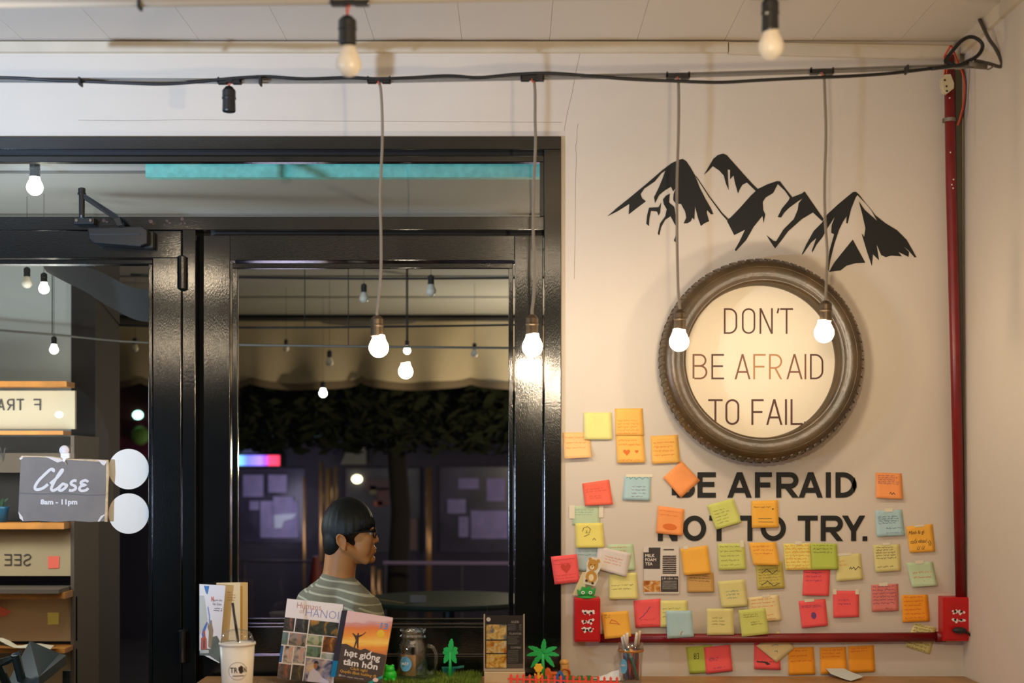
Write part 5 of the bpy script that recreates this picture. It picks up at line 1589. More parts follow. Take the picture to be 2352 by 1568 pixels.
MB().tube([P(149, 1058, -.005), P(151, 1066, -.001)], .0008, 6).build('string', EDG, hk)

# ------------------------------------------------------------------ the person seated beyond the window
HP = P(800, 1215, -.98)
per = thing('person', (HP.x, HP.y, 0), 'young person in glasses and a grey striped shirt sitting sideways beyond the window', 'person')
SKIN = M('warm_skin', (216, 144, 86), .5, var=(22, .05), bump=(90, .08))


def capsule(mb, a, b, ra, rb_, n=14):
    a, b = Vector(a), Vector(b)
    mb.tube([a, b], [ra, rb_], n)
    mb.ball(a, ra, n, 8)
    mb.ball(b, rb_, n, 8)
    return mb


def remesh(o, vs, sm=4):
    m = o.modifiers.new('remesh', 'REMESH')
    m.mode = 'VOXEL'
    m.voxel_size = vs
    m.use_smooth_shade = True
    if sm:
        s_ = o.modifiers.new('smooth', 'SMOOTH')
        s_.factor = .5
        s_.iterations = sm
    return o


HR = Matrix.Rotation(math.radians(11), 3, 'Z')


def H(x, y, z):
    return HP + HR @ Vector((x, y, z))


class Head(MB):
    def e(self, c, r, tilt=0.0, n=20, m=14):
        rot = HR @ Matrix.Rotation(math.radians(tilt), 3, 'Y')
        return self.ball(H(*c), r, n, m, lambda p: rot @ p)

    def c(self, a, b, ra, rb_):
        return capsule(self, H(*a), H(*b), ra, rb_, 28)


bo = Head()
bo.e((-.003, 0, .018), (.078, .068, .080)).e((.034, 0, -.012), (.050, .058, .062)).e((.044, 0, -.055), (.042, .049, .05)).e((.040, 0, -.084), (.046, .046, .034))
bo.e((.075, 0, -.103), (.0165, .020, .0145)).e((.070, 0, -.070), (.022, .030, .026))
for k in (-1, 1):
    bo.e((.043, k * .034, -.062), (.031, .0225, .036))
    bo.c((-.012, k * .052, -.06), (.055, k * .026, -.102), .019, .017)
    bo.e((.055, k * .034, -.035), (.026, .020, .026)).e((.074, k * .024, .004), (.012, .022, .007))
    bo.e((.085, k * .012, -.0425), (.0095, .0065, .0065))
    bo.e((-.027, k * .0735, -.040), (.0135, .0032, .0235), -14)
    for t in range(9):
        a0, a1 = math.radians(-40 + t * 32), math.radians(-8 + t * 32)
        ep = lambda a: (-.029 + .0150 * math.cos(a) - .006 * math.sin(a), k * (.078 + .003 * math.sin(a)), -.036 + .0225 * math.sin(a))
        bo.c(ep(a0), ep(a1), .0038, .0038)
    bo.e((-.020, k * .078, -.062), (.0075, .0045, .0085))
bo.c((.083, 0, -.008), (.092, 0, -.037), .008, .0105).e((.0945, 0, -.0395), (.0098, .0105, .009))
bo.e((.0855, 0, -.0655), (.0105, .021, .0058)).e((.0845, 0, -.0768), (.0105, .018, .0058))
bo.c((-.022, 0, -.075), (-.030, 0, -.140), .055, .054).c((-.030, 0, -.14), (-.040, .004, -.22), .054, .064)
# trunk: he faces away to +X +Y
YAW = math.radians(40)
fw_, rt_ = Vector((math.cos(YAW), math.sin(YAW), 0)), Vector((math.sin(YAW), -math.cos(YAW), 0))
NB = HP + Vector((-.036, .01, -.168))
SH = NB + Vector((0, 0, -.055))
PEL = Vector((NB.x - fw_.x * .05, NB.y - fw_.y * .05, .60))


def torso(mb, g=0.0):
    ch = SH - fw_ * .012 + Vector((0, 0, -.13))
    for k in (-1, 1):
        capsule(mb, SH + rt_ * (k * .05) + Vector((0, 0, -.012)), SH + rt_ * (k * .165) + Vector((0, 0, -.040)), .052 + g, .050 + g)
        capsule(mb, SH + rt_ * (k * .10) + Vector((0, 0, -.09)), ch + rt_ * (k * .085) + Vector((0, 0, -.12)), .085 + g, .082 + g, 18)
        capsule(mb, ch + rt_ * (k * .08) + Vector((0, 0, -.12)), PEL + rt_ * (k * .075) + Vector((0, 0, .05)), .08 + g, .09 + g, 18)
        capsule(mb, NB + Vector((0, 0, -.026)) + rt_ * (k * .012), SH + rt_ * (k * .115) + Vector((0, 0, -.02)), .052 + g * .6, .05 + g)
    capsule(mb, SH + Vector((0, 0, -.08)), PEL + Vector((0, 0, .05)), .10 + g, .10 + g, 20)


torso(bo)
EL, WR = {}, {}
for k in (-1, 1):
    s0 = SH + rt_ * (k * .172) + Vector((0, 0, -.050))
    EL[k] = s0 + Vector((0, 0, -.27)) + fw_ * .07 + rt_ * (k * .03)
    WR[k] = EL[k] + fw_ * .20 + Vector((0, 0, -.03)) - rt_ * (k * .08)
    capsule(bo, s0, EL[k], .047, .036)
    capsule(bo, EL[k], WR[k], .036, .025)
    hd = (fw_ * .9 - rt_ * (k * .25) + Vector((0, 0, -.12))).normalized()
    sd_ = rt_ * k
    palm_ = WR[k] + hd * .05
    bo.tube([WR[k], palm_, WR[k] + hd * .092], [.024, .030, .026], 12)
    for j, (off, L) in enumerate(((-.024, .066), (-.008, .075), (.008, .070), (.023, .055))):
        f0 = WR[k] + hd * .085 + sd_ * off
        f1_ = f0 + hd * (L * .5) + Vector((0, 0, -.008))
        capsule(bo, f0, f1_, .0085, .008, 10)
        capsule(bo, f1_, f1_ + hd * (L * .4) + Vector((0, 0, -.022)), .008, .0065, 10)
    t0 = WR[k] + hd * .035 - sd_ * .022
    t1_ = t0 + hd * .035 - sd_ * .022
    capsule(bo, t0, t1_, .0115, .0095, 10)
    capsule(bo, t1_, t1_ + hd * .030 + Vector((0, 0, -.008)), .0095, .008, 10)
KN, AN = {}, {}
for k in (-1, 1):
    hp = PEL + rt_ * (k * .09)
    KN[k] = hp + fw_ * .42 + rt_ * (k * .05) + Vector((0, 0, -.02))
    AN[k] = Vector((KN[k].x, KN[k].y, .09)) - fw_ * .04
    capsule(bo, hp, KN[k], .08, .055)
    capsule(bo, KN[k], AN[k], .053, .036)
    capsule(bo, AN[k] - fw_ * .02 + Vector((0, 0, -.045)), AN[k] + fw_ * .14 + Vector((0, 0, -.06)), .036, .026)
remesh(bo.build('body', SKIN, per), .0036, 5)


def stripe_mat(name, axis_vec):
    m = M(name, (158, 148, 124), .85, bump=(500, .2))
    nt = m.node_tree
    bs = nt.nodes['Principled BSDF']
    tc = nt.nodes.new('ShaderNodeTexCoord')
    dt = nt.nodes.new('ShaderNodeVectorMath')
    dt.operation = 'DOT_PRODUCT'
    dt.inputs[1].default_value = axis_vec
    nz = nt.nodes.new('ShaderNodeTexNoise')
    nz.inputs['Scale'].default_value = 5
    ad = nt.nodes.new('ShaderNodeMath')
    ad.operation = 'MULTIPLY_ADD'
    ad.inputs[1].default_value = .012
    ml = nt.nodes.new('ShaderNodeMath')
    ml.operation = 'MULTIPLY'
    ml.inputs[1].default_value = 1 / .0245
    frc = nt.nodes.new('ShaderNodeMath')
    frc.operation = 'FRACT'
    r = nt.nodes.new('ShaderNodeValToRGB')
    r.color_ramp.elements[0].color = (*lin((224, 212, 182)), 1)
    r.color_ramp.elements[0].position = .22
    r.color_ramp.elements[1].color = (*lin((156, 146, 122)), 1)
    r.color_ramp.elements[1].position = .28
    L = nt.links.new
    L(tc.outputs['Object'], dt.inputs[0])
    L(tc.outputs['Object'], nz.inputs['Vector'])
    L(nz.outputs['Fac'], ad.inputs[0])
    L(dt.outputs['Value'], ad.inputs[2])
    L(ad.outputs[0], ml.inputs[0])
    L(ml.outputs[0], frc.inputs[0])
    L(frc.outputs[0], r.inputs['Fac'])
    L(r.outputs['Color'], bs.inputs['Base Color'])
    return m


shb = MB()
torso(shb, .008)
shb.tube([H(-.062, .002, -.262), H(-.040, .001, -.205), H(-.026, 0, -.160)], [.098, .072, .0615], 24)
remesh(shb.build('shirt', stripe_mat('striped_jersey', (.10, -.10, 1)), per), .006, 6)
for k in (-1, 1):
    s0 = SH + rt_ * (k * .168) + Vector((0, 0, -.046))
    sl = MB()
    capsule(sl, s0, s0.lerp(EL[k], .62), .058, .056)
    d_ = (EL[k] - s0).normalized()
    remesh(sl.build('sleeve', stripe_mat('striped_sleeve', (.32 * k, -.2, .9)), per), .006, 5)
tr_ = MB()
for k in (-1, 1):
    hp = PEL + rt_ * (k * .09)
    capsule(tr_, hp, KN[k], .092, .066)
    capsule(tr_, KN[k], AN[k] + Vector((0, 0, .02)), .066, .05)
capsule(tr_, PEL + rt_ * .07 + Vector((0, 0, .04)), PEL - rt_ * .07 + Vector((0, 0, .04)), .105, .105)
remesh(tr_.build('trousers', M('dark_trousers', (38, 40, 48), .8), per), .009, 4)
for k in (-1, 1):
    so = MB()
    capsule(so, AN[k] - fw_ * .03 + Vector((0, 0, -.044)), AN[k] + fw_ * .15 + Vector((0, 0, -.054)), .045, .035)
    remesh(so.build('shoe', M('dark_shoe', (46, 42, 40), .6), per), .006, 3)


# hair: a cap pulled under the skin below the hairline
def hair_fn(p):
    x, y, z = p
    z0 = .004 if x > .045 else (.004 - (.045 - x) * .5 if x > .0 else (-.018 if x > -.034 else -.018 - ((-.034 - x) / .04) * .085))
    if x < -.04:
        z0 = max(z0, -.102)
    if z < z0:
        f = max(.70, 1 - (z0 - z) * 14)
        x, y = x * f, y * f
    w = 1 + .016 * math.sin(38 * math.atan2(y, x)) * (1 if z < .06 else .3)
    return HR @ Vector((x * w, y * w, z))


hb = MB().ball(H(-.001, 0, .004), (.0895, .0800, .1065), 64, 48, lambda p: hair_fn(p + Vector((0, 0, .004))) + HR @ Vector((0, 0, -.004)))
hb.ball(H(-.050, 0, -.030), (.037, .060, .078), 40, 30, lambda p: HR @ p)
ho = remesh(hb.build('hair', M('black_hair', (14, 12, 11), .5, bump=(160, .5, (4, 4, 1))), per), .0035, 2)
fr_b = MB()
for i in range(46):
    a = math.radians(-66 + 132 * i / 45)
    b0 = Vector((.070 * math.cos(a), .066 * math.sin(a), .062))
    b1_ = Vector((.0868 * math.cos(a), .0772 * math.sin(a), .026))
    tip = Vector((.089 * math.cos(a), .077 * math.sin(a), -.004 + R.uniform(-.006, .006) + .012 * (i % 7 == 3)))
    b0 = b0 * .93
    bm_ = Vector((.0785 * math.cos(a), .070 * math.sin(a), .047))
    fr_b.tube([H(*b0), H(*bm_), H(*b1_), H(*tip)], [.0006, .0022, .0030, .0010], 6)
fr_b.build('fringe', M('black_hair', (14, 12, 11)), per, smooth=True)
# glasses
gl = MB()
for k in (-1, 1):
    cc = (.086, k * .033, -.012)
    ring = [H(cc[0] + .006 * math.cos(a) * -abs(k) * .3, cc[1] + .024 * math.cos(a), cc[2] + .0165 * math.sin(a)) for a in [2 * PI * i / 20 for i in range(21)]]
    gl.tube(ring, .0024, 8, caps=False)
    gl.tube([H(.084, k * .058, -.006), H(.050, k * .0725, -.004), H(.0, k * .0785, -.010), H(-.016, k * .079, -.013)], [.0034, .0032, .0026, .002], 8)
gl.tube([H(.088, -.010, -.008), H(.091, 0, -.005), H(.088, .010, -.008)], .002, 8)
gl.build('glasses', M('glasses_black', (16, 16, 18), .3), per, smooth=True)
for k in (-1, 1):
    MB().ball(H(.066, k * .031, -.013), .0125, 16, 12).build('eye', M('eye_white', (220, 210, 200), .2), per, smooth=True)
    MB().ball(H(.0735, k * .031, -.013), (.0058, .0062, .0062), 12, 8).build('iris', M('iris_dark', (30, 20, 16), .2), per, smooth=True)
MB().ball(H(.0895, 0, -.0712), (.005, .0165, .0012), 12, 6).build('mouth_line', M('lip_dark', (130, 66, 52), .5), per, smooth=True)
# stool
st = thing('bar_stool', (PEL.x, PEL.y, 0), 'round wooden stool under the person beyond the window', 'stool')
STW = M('stool_wood', (110, 76, 46), .5, var=(12, .15))
MB().lathe([(.001, .47), (.16, .47), (.17, .48), (.165, .500), (.001, .502)], (PEL.x, PEL.y, 0), n=28, caps=False).build('seat', STW, st, smooth=True)
for k in range(4):
    a = PI / 4 + k * PI / 2
    MB().tube([(PEL.x + .11 * math.cos(a), PEL.y + .11 * math.sin(a), .47), (PEL.x + .17 * math.cos(a), PEL.y + .17 * math.sin(a), .0)], .014, 8).build('leg', STW, st)

# ------------------------------------------------------------------ the porch and street beyond the glass
PC = 2.53
pf_ = MB().box((-5.5, .12, -.05), (4.5, 22, 0)).build('floor_porch', M('porch_floor', (70, 62, 56), .6, var=(2, .2)))
tag(pf_, 'dark porch floor and street ground beyond the glass', kind='structure')
CP = M('porch_ceiling', (186, 184, 178), .75, var=(1.2, .06))
co = MB().box((-5.5, .12, PC), (4.5, 5.4, PC + .05)).build('ceiling_porch', CP)
tag(co, 'grey porch ceiling seen through the panes', kind='structure')
for y in (.9, 1.7, 2.6, 3.5, 4.4):
    MB().box((-5.5, y, PC - .006), (4.5, y + .02, PC)).build('ceiling_batten', M('batten_grey', (120, 116, 110), .7), co)
fb = MB().box((-1.17, .72, PC - .058), (.42, .76, PC + .0)).build('trim_4', M('teal_lit_paint', (124, 214, 198), .6, var=(40, .12)))  # the teal light of a cyan-lit band is put into the board colour
tag(fb, 'fascia board under the porch ceiling with teal light put into its colour', kind='structure')
wlw = MB().box((-5.5, 1.95, 1.52), (P(172, 0, -1.95).x, 2.05, PC)).build('wall_left', M('porch_wall_white', (206, 208, 204), .75))
tag(wlw, 'pale wall above the shelves seen through the door glass', kind='structure')
MB().box((P(165, 0, -1.95).x, 1.94, 0), (P(345, 0, -1.95).x - .22, 2.3, PC)).build('wall_left_pillar', M('porch_pillar', (44, 35, 30), .7))
tag(bpy.data.objects['wall_left_pillar'], 'dark pillar beside the shelves seen through the door glass', kind='structure')
dk = thing('dark_swoosh', P(220, 660, -1.2), 'dark curved drape slung under the porch ceiling behind the door glass', 'swoosh')  # plain dark curved band, modelled as a thin sheet
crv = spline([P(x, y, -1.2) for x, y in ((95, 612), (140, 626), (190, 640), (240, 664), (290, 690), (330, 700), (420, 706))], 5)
MB().grid(lambda a, b: crv[min(len(crv) - 1, int(a * (len(crv) - 1)))] + Vector((0, .05 * b, -(.01 + .045 * min(1, a * 2.2)) * (b - .5) * 2)), len(crv) - 1, 4).build('hung_sheet', M('swoosh_grey', (30, 27, 24), .8), dk, smooth=True)

# canopy valance across the porch front
YV = 5.35
vx = lambda px: P(px, 0, -YV).x
vz = lambda py: P(0, py, -YV).z


def val(a, b):
    px = 100 + a * 1700
    ph = ((px - 580) / 251) % 1.0
    lobe = math.sin(PI * ph)
    yb = 874 + 19 * lobe ** .45
    y = 738 + (yb - 738) * b
    fold = .04 * math.sin(px * .045) * b + .05 * b * lobe
    return Vector((vx(px), YV - fold - .02 * math.sin(px * .013 + 3 * b), vz(y)))


cv = thing('canopy_valance', (0, YV, vz(893)), 'beige canvas canopy valance with a scalloped lower edge at the porch front', 'canopy')
CANV = M('beige_canvas', (178, 162, 134), .8, var=(1.6, .14), bump=(30, .3))
MB().grid(val, 200, 12).build('hung_sheet', CANV, cv, smooth=True)
MB().grid(lambda a, b: val(a, 1.0) + Vector((0, -.012 - .02 * b, .045 * (1 - b) - .012)), 200, 2).build('hem', M('canvas_hem', (112, 96, 76), .8), cv, smooth=True)
MB().tube([(vx(100), YV + .03, vz(738)), (vx(1800), YV + .03, vz(738))], .03, 8).build('canopy_rail', M('rail_grey', (96, 90, 84), .5), cv)


def far_bulb(px, py, r, d, lit, label, cordto=None):
    t = thing('hanging_bulb', P(px, py, d), label, 'lamp', 'bulbs on the porch beyond the glass')
    s_ = (D - d) / F
    bulb_mesh(MB(), P(px, py, d), r * s_, 14).build('bulb', LITC if lit else UNLIT, t, smooth=True)
    socket_mesh(MB(), P(px, py - r * 3.1, d), r * .62 * s_, r * 1.9 * s_, 12).build('lamp_socket', SOCK, t)
    top = P(px, py - r * 3.1, d)
    MB().tube([top, Vector((top.x, top.y, PC))], .006 if px == 935 else .0009, 6).build('cord', CABLE, t)
    return t


far_bulb(80, 430, 19, -.75, True, 'lit bulb seen through the transom pane above the door closer')
far_bulb(62, 650, 12, -1.35, False, 'unlit bulb hanging beyond the door glass next to a lit one')
far_bulb(101, 663, 12, -1.30, True, 'lit bulb hanging beyond the upper door glass')
far_bulb(124, 803, 10, -1.8, True, 'small lit bulb before the pale wall beyond the door glass')
far_bulb(836, 685, 11, -2.4, False, 'unlit bulb beyond the window near the long lit cord')
far_bulb(990, 668, 12, -2.1, False, 'unlit bulb beyond the window toward its far upper corner')
far_bulb(310, 800, 8, -3.4, False, 'small unlit bulb before the canopy beyond the door glass')
far_bulb(657, 800, 7, -4.0, False, 'small unlit bulb before the canopy, above the neon sign')
far_bulb(757, 832, 9, -3.6, False, 'small unlit bulb low before the canopy beyond the window')
far_bulb(1090, 812, 8, -3.8, False, 'small unlit bulb before the canopy next to the window frame')
far_bulb(742, 903, 9, -4.4, True, 'lit bulb just under the scalloped canopy edge')
far_bulb(935, 805, 8, -3.2, True, 'lit bulb before the canopy beside the reflected pendant')
for pts, d, lab in (([(-80, 728), (120, 738), (340, 749), (700, 752), (1250, 745)], -2.3, 'upper thin wire strung across the porch beyond the glass'), ([(-80, 752), (120, 768), (345, 787), (800, 795), (1300, 800)], -1.85, 'lower pale wire strung across the porch beyond the glass'),
                    ([(300, 630), (545, 637), (860, 640), (1250, 638)], -2.2, 'dark wire running under the porch ceiling beyond the window')):
    o = MB().tube(spline([P(x, y, d) for x, y in pts], 5), .0045, 6).build('porch_wire', GREYC if 'pale' in lab else CABLE, smooth=True)
    tag(o, lab, 'wire', 'wires on the porch')
    for q in (P(*pts[1], d), P(*pts[3], d)):
        MB().tube([q, Vector((q.x, q.y, PC))], .002, 6).build('hanger', CABLE, o)

# shelves with mirrored lettering beyond the door
YS = 1.55
sx = lambda px: P(px, 0, -YS).x
sz = lambda py: P(0, py, -YS).z
bs = thing('display_shelf', (sx(60), YS, 0), 'tiered pale display shelf with lettered boards beyond the door glass', 'shelf')
SHB = M('shelf_board_tan', (186, 158, 118), .7, var=(3, .06))
SHE = M('shelf_edge_orange', (190, 120, 44), .6, var=(10, .2))


def sb(name, x0, y0, x1, y1, e0, e1, mat, par=bs):
    return MB().box((sx(x0), YS - e0, sz(y1)), (sx(x1), YS + e1, sz(y0))).build(name, mat, par)


INK = M('board_ink', (58, 50, 44), .6)


def mirrored(par, word, x1, y0, y1, w, gap, d, tpx):
    x = x1
    for ch in word:
        if ch == ' ':
            x -= w
            continue
        letter(par, ch, x - w, x, y0, y1, d, tpx, INK, mirror=True)
        x -= w + gap


b1 = sb('lettered_board', -140, 897, 172, 985, 0, .02, M('shelf_board_pale', (206, 188, 156), .7))
mirrored(b1, 'F TRAV', 94, 916, 942, 17, 5, -YS + .003, 3.2)
sb('shelf_edge', -140, 878, 168, 890, .08, .02, SHE)
sb('shelf_edge', -140, 990, 160, 999, .08, .02, SHE)
sb('lettered_board', -140, 1040, 165, 1085, 0, .02, M('shelf_board_brown', (92, 76, 60), .7))
mirrored(bs, 'W', 12, 1028, 1056, 22, 5, -YS + .003, 3)
sb('shelf_edge', -140, 1198, 166, 1212, .10, .02, SHE)
b2 = sb('lettered_board', -140, 1214, 167, 1322, 0, .02, SHB)
mirrored(b2, 'SEE N', 71, 1272, 1298, 17, 5, -YS + .003, 2.6)
sb('shelf_edge', -140, 1354, 172, 1368, .12, .02, SHE)
sb('lettered_board', -140, 1370, 174, 1472, 0, .02, SHB)
sb('shelf_edge', -140, 1480, 172, 1490, .12, .02, SHE)
sb('lettered_board', -140, 1490, 174, 1900, 0, .02, SHB)
sb('side_panel', 166, 1000, 174, 2500, .02, .30, M('shelf_board_brown', (92, 76, 60)))
sb('back_panel', -140, 1000, 166, 1200, -.18, .2, M('shelf_dark', (54, 48, 42), .8))
sb('shelf_plate', -140, 1345, 166, 1354, .16, .02, M('shelf_board_brown', (92, 76, 60)))
for px, py, col, lab in ((124, 1291, 'red', 'small orange sticky note on the lettered shelf board'), (123, 1420, 'yellow', 'small yellow sticky note on the lower shelf board')):
    o = MB().prism([Vector((sx(px + a), YS - .003, sz(py + b))) for a, b in ((-13, -14), (13, -14), (12, 13), (-13, 14))], (0, .001, 0)).build('sticky_note', M('note_' + col, NC[col]))
    tag(o, lab, 'sticky note', 'sticky notes on the shelf')
tag(MB().prism([Vector((sx(a), YS - .06, sz(b))) for a, b in ((-60, 1386), (12, 1388), (38, 1400), (26, 1411), (-60, 1408))], (0, .004, 0)).build('red_card', M('card_red', (206, 84, 50), .6)), 'red orange card lying open on the shelf behind the door', 'card')
pm = MB().grid(lambda a, b: Vector((sx(-60 + 215 * a), YS - .12 - .10 * b, sz(1480) + .014 + (.05 * (1 - a) ** 2 + .012 * math.sin(a * 17) + .02 * math.sin(b * 5 + a * 6)) * (1 - a * .7))), 14, 5).build('loose_papers', M('paper_dull', (206, 186, 154), .7))
tag(pm, 'crumpled loose paper sheet lying on the lowest shelf edge', 'paper')
for k, (px, col) in enumerate(((-22, (30, 60, 84)), (12, (34, 84, 110)), (68, (24, 66, 96)), (112, (36, 70, 92)), (148, (120, 96, 76)))):
    t = thing('small_pot', Vector((sx(px), YS - .04, sz(1198) + .001)), ('blue grey pot at the far end of the top shelf', 'teal pot with an orange dot on the top shelf', 'dark blue pot under the Close sign on the top shelf', 'slate blue pot on the top shelf toward the pillar', 'brownish pot at the pillar end of the top shelf')[k], 'pot', 'pots on the shelf')
    q = Vector((sx(px), YS - .04, sz(1198) + .001))
    MB().lathe([(.001, 0), (.020, 0), (.026, .05), (.028, .058), (.024, .058), (.001, .05)], q, n=14, caps=False).build('pot_body', M('pot_%d' % k, col, .4), t, smooth=True)
    for j in range(7):
        a = j * .9
        MB().tube([q + Vector((0, 0, .05)), q + Vector((.012 * math.cos(a), .012 * math.sin(a), .075)), q + Vector((.026 * math.cos(a), .026 * math.sin(a), .088))], [.004, .005, .001], 6).build('leaf', M('pot_leaf', (60, 84, 60), .6), t)
# dark chair before the shelf
chq = Vector((P(75, 0, -.75).x, .75, 0))
chs = thing('wooden_chair', chq, 'dark wooden chair standing before the shelf beyond the door glass', 'chair')
CHM = M('chair_dark', (30, 40, 38), .5)
cz = lambda py: P(0, py, -.75).z
cx_ = lambda px: P(px, 0, -.75).x
MB().prism([(cx_(20), .95, cz(1510)), (cx_(80), 1.0, cz(1545)), (cx_(130), .85, cz(1535)), (cx_(125), .6, cz(1560)), (cx_(40), .6, cz(1600))], (0, 0, .03)).build('seat', CHM, chs)
MB().prism([(cx_(18), .60, cz(1505)), (cx_(52), .62, cz(1495)), (cx_(76), .62, cz(1482)), (cx_(76), .62, cz(1492)), (cx_(52), .62, cz(1512)), (cx_(20), .60, cz(1522))], (0, .03, 0)).build('backrest', CHM, chs)
for x0, y0, x1 in ((30, 1515, 42), (68, 1490, 76)):
    MB().tube([(cx_(x0), .62, cz(y0)), (cx_(x1), .66, cz(1568)), (cx_(x1), .68, 0)], .014, 8).build('leg', CHM, chs)
for x, y in ((120, .9), (100, .62)):
    MB().tube([(cx_(x), y, cz(1555)), (cx_(x), y, 0)], .014, 8).build('leg', CHM, chs)

# street: far shop front
YF = 9.0
fx = lambda px: P(px, 0, -YF).x
fz = lambda py: P(0, py, -YF).z
wf = MB().box((fx(-400), YF, 0), (fx(1800), YF + .2, 6)).build('wall_shopfront', M('shopfront_dark', (50, 44, 52), .8, var=(.9, .25)))
tag(wf, 'dark shop front across the street', kind='structure')


def sf(name, x0, y0, x1, y1, e, mat, par=None):
    return MB().box((fx(x0), YF - e, fz(y1)), (fx(x1), YF - .001, fz(y0))).build(name, mat, par)


sfw = thing('shop_window', (fx(620), YF, fz(1240)), 'dim shop window with pale posters across the street, behind the person', 'shop window', 'dim shop windows across the street')
sf('pane', 550, 1075, 700, 1245, .02, M('dim_glass_violet', (62, 58, 74), .25, var=(3, .35)), sfw)
PST = M('poster_violet', (142, 132, 168), .6, var=(5, .25))
PSW = M('poster_white', (196, 206, 214), .6, var=(5, .1))
for x0, y0, x1, y1 in ((600, 1150, 686, 1234), (560, 1090, 606, 1140), (618, 1090, 660, 1130), (575, 1150, 596, 1170)):
    sf('poster', x0, y0, x1, y1, .04, PST, sfw)
sf('poster', 630, 1140, 676, 1185, .06, PST, sfw)
MB().prism([Vector((fx(a), YF - .07, fz(b))) for a, b in ((632, 1182), (684, 1178), (676, 1190), (654, 1196), (650, 1212), (633, 1212))], (0, .01, 0)).build('poster_figure', PSW, sfw)
sfw = thing('shop_window', (fx(900), YF, fz(1262)), 'wide dim shop window between the brass posts across the street', 'shop window', 'dim shop windows across the street')
sf('pane', 795, 1075, 965, 1268, .02, M('dim_glass_grey', (70, 66, 70), .25, var=(2.5, .3)), sfw)
for x0, y0, x1, y1, c_ in ((840, 1100, 894, 1125, (84, 60, 56)), (850, 1115, 866, 1134, (120, 112, 70)), (868, 1120, 896, 1160, (90, 58, 46)), (940, 1190, 958, 1262, (104, 76, 72)), (860, 1150, 880, 1162, (160, 84, 60))):
    sf('display_item', x0, y0, x1, y1, .05, M('display_%d_%d' % (x0, y0), c_, .6), sfw)
sfw = thing('shop_window', (fx(1090), YF, fz(1262)), 'dim shop window with taped sheets near the window frame side', 'shop window', 'dim shop windows across the street')
sf('pane', 1010, 1072, 1200, 1268, .02, M('dim_glass_violet', (62, 58, 74)), sfw)
for x0, y0, x1, y1 in ((1028, 1146, 1070, 1178), (1053, 1098, 1100, 1122), (1082, 1172, 1166, 1236), (1118, 1098, 1160, 1150), (1054, 1186, 1076, 1232)):
    sf('poster', x0, y0, x1, y1, .04, PST, sfw)
BRS = M('brass_post', (196, 150, 88), .3, metal=.7)
for x, y0, y1, r_, lab in ((738, 1060, 1300, .018, 'thin brass post of the shop front nearest the person'), (755, 1075, 1190, .030, 'thick pale brass post just behind the hair of the person'), (771, 1070, 1150, .014, 'thin brass rod beside the thick pale post'),
                           (985, 1072, 1345, .024, 'brass post that stands free in the middle of the shop front'), (699, 1095, 1160, .012, 'short brass rod with a red flower pot at the shop front'), (858, 1300, 1345, .02, 'first short brass bollard in the street'), (872, 1308, 1346, .018, 'second short brass bollard in the street'), (901, 1296, 1336, .022, 'tallest short brass bollard in the street')):
    d = -YF + .35
    z0 = 0.0
    a, b = P(x, y1, d), P(x, y0, d)
    o = MB().tube([Vector((a.x, a.y, 0)), b], r_, 10).build('brass_post', BRS, smooth=True)
    tag(o, lab, 'post', 'brass posts across the street')
aw = MB().box((fx(430), YF - .9, fz(1006)), (fx(1400), YF - .001, fz(984))).build('shop_awning', M('awning_teal', (54, 84, 78), .7))
tag(aw, 'dull teal awning band across the far shop front', 'awning')
NEON = ramp_mat('neon_sign_face', 0, -.215, .215, [(0, (96, 150, 255)), (.16, (130, 226, 255)), (.36, (110, 120, 250)), (.62, (168, 130, 255)), (.72, (150, 80, 230)), (.8, (255, 70, 110)), (1, (255, 60, 90))], emit=1.6)
ns = thing('neon_sign', (fx(600), YF - .3, fz(1068)), 'glowing blue to red light box sign across the street', 'sign')
MB().box((fx(546), YF - .34, fz(1069)), (fx(655), YF - .30, fz(1046))).build('sign_face', NEON, ns)
MB().box((fx(545), YF - .30, fz(1071)), (fx(657), YF - .001, fz(1044))).build('housing', DARK, ns)
o = MB().box((fx(545), YF - .28, fz(1043)), (fx(606), YF - .001, fz(1028))).build('pale_signboard', M('signboard_pale', (150, 140, 156), .7))
tag(o, 'pale blank board right above the glowing sign', 'board')
o = MB().prism([Vector((fx(a), YF - .06, fz(b))) for a, b in ((784, 1066), (800, 1030), (842, 1028), (842, 1066))], (0, .05, 0)).build('pale_signboard', M('signboard_grey', (126, 124, 106), .7))
tag(o, 'grey blank board between the leaves across the street', 'board')
o = MB().box((fx(150), YF - .06, fz(966)), (fx(700), YF - .001, fz(880))).build('wall_brick_band', M('red_facade', (112, 62, 48), .8, var=(3, .2)))
tag(o, 'reddish facade band over the shop', kind='structure')
rl = thing('street_railing', (fx(1030), 6.6, .8), 'pale violet horizontal street railing beyond the person', 'railing')
gx = lambda px: P(px, 0, -6.6).x
gz_ = lambda py: P(0, py, -6.6).z
MB().tube([(gx(880), 6.6, gz_(1292)), (gx(1300), 6.6, gz_(1294))], .014, 8).build('top_rail', M('railing_violet', (150, 132, 178), .4), rl)
MB().tube([(gx(550), 6.6, gz_(1288)), (gx(740), 6.6, gz_(1290))], .010, 8).build('top_rail', M('railing_dark', (72, 68, 84), .4), rl)
for px in (884, 1060, 1240, 560, 735):
    MB().tube([(gx(px), 6.6, 0), (gx(px), 6.6, gz_(1292))], .012, 8).build('post', M('railing_dark', (72, 68, 84)), rl)
tc_ = thing('traffic_cone', (gx(727), 6.2, 0), 'red and white traffic cone in the street behind the person', 'traffic cone')
zc_ = P(0, 1277, -6.2).z
xcn = P(726, 0, -6.2).x
MB().lathe([(.15, 0), (.15, .03), (.11, .03), (.10, zc_ * .45)], (xcn, 6.2, 0), n=16, caps=False).build('cone_base', M('cone_red', (120, 38, 28), .5), tc_, smooth=False)
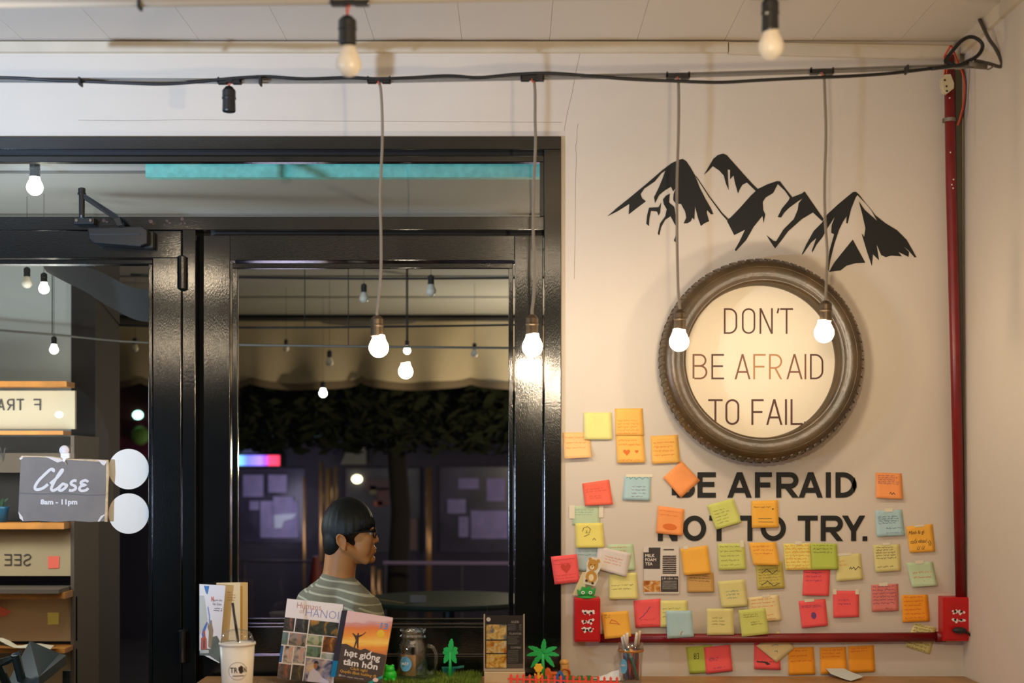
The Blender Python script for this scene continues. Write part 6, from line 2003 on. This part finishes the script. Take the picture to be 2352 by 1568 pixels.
MB().lathe([(.10, zc_ * .45), (.055, zc_ * .75)], (xcn, 6.2, 0), n=16, caps=False).build('cone_band', M('cone_white', (206, 200, 200), .5), tc_)
MB().lathe([(.055, zc_ * .75), (.025, zc_), (.001, zc_)], (xcn, 6.2, 0), n=16, caps=False).build('cone_tip', M('cone_red', (196, 58, 40)), tc_)
# tree at the kerb
tree = thing('street_tree', (P(900, 0, -7).x, 7.0, 0), 'dark leafy street tree spreading before the far shop front', 'tree')
tk = Vector((P(905, 0, -7).x, 7.0, 0))
MB().tube([tk, tk + Vector((.05, 0, 1.2)), tk + Vector((-.05, 0, 2.6))], [.10, .08, .06], 10).build('trunk', M('bark', (44, 36, 30), .9), tree, smooth=True)
lv = MB()
for k in range(5200):
    px, py = R.uniform(540, 1240), R.uniform(885, 1040)
    if py > 985 and R.random() < .45 + (py - 985) / 120:
        continue
    if py < 930 and px < 660 and R.random() < .8:
        continue
    d = -7.0 + R.uniform(-.7, .7)
    q = P(px, py, d)
    a, b = R.uniform(0, 2 * PI), R.uniform(-.9, .9)
    u = Vector((math.cos(a), math.sin(a) * .6, math.sin(b))).normalized() * R.uniform(.04, .085)
    w = u.cross(Vector((R.uniform(-1, 1), R.uniform(-1, 1), R.uniform(-1, 1)))).normalized() * u.length * .42
    lv.face([q - u, q + w, q + u, q - w])
tag(lv.build('foliage', M('night_leaf', (44, 48, 30), .85, var=(2, .4), spec=.1), tree), kind='stuff')
for px, py, d, r_, col, lab in ((820, 1100, -YF + .06, .037, (255, 246, 200), 'round warm street light just above the hair of the person'), (912, 1090, -YF + .05, .028, (255, 246, 200), 'small oval street light next to the brass post'),
                                (214, 968, -YF + .03, .030, (190, 255, 240), 'tiny cyan white street light beyond the pillar'), (318, 953, -YF + .04, .042, (190, 255, 240), 'cyan white street light over the green sign'), (136, 952, -1.42, .012, (200, 255, 245), 'small cyan white lamp on the shelf top')):
    m_ = M('street_light_%d' % px, col, .5, emit=5)
    o = MB().ball(P(px, py, d), (r_ * 1.25, r_, r_), 14, 10).build('street_light', m_, smooth=True)
    tag(o, lab, 'light', 'small lights beyond the glass')
tag(MB().box((fx(250), YF - .05, fz(1050)), (fx(345), YF - .001, fz(968))).build('dark_red_signboard', M('sign_maroon', (120, 40, 60), .6, var=(6, .5))), 'dark red sign panel beyond the stickers on the door glass', 'sign')
tag(MB().ball(P(322, 1000, -YF + .098), (.08, .05, .085), 12, 8).build('green_sign_shape', M('sign_lime', (150, 200, 70), .6)), 'lime green round blob on the dark red sign', 'sign')
# round table and card on the porch
tt = thing('porch_table', P(1045, 0, -3.2) * 1.0, 'round dark green table on the porch behind the window', 'table')
tq = Vector((P(1030, 0, -3.2).x, 3.2, 0))
tz = P(0, 1385, -3.2).z
MB().lathe([(.001, tz), (.42, tz), (.43, tz + .012), (.42, tz + .025), (.001, tz + .025)], tq, n=40, caps=False).build('table_top', M('table_green', (22, 40, 33), .4), tt)
MB().tube([tq, tq + Vector((0, 0, tz))], .03, 10).build('leg', DARK, tt)
MB().lathe([(.001, 0), (.22, 0), (.2, .02), (.001, .025)], tq, n=28, caps=False).build('base', DARK, tt)
mc = thing('table_card', (P(960, 0, -3.0).x, 3.0, tz + .025), 'small pale card in a holder on the porch table', 'card')
MB().pbox(942, 1367, 978, 1392, -2.98, -2.99).build('card', M('card_dim', (110, 100, 96), .6), mc)
MB().tube([Vector((P(960, 0, -3).x, 3.0, tz + .025)), P(960, 1393, -3.0)], .008, 8).build('holder', DARK, mc)
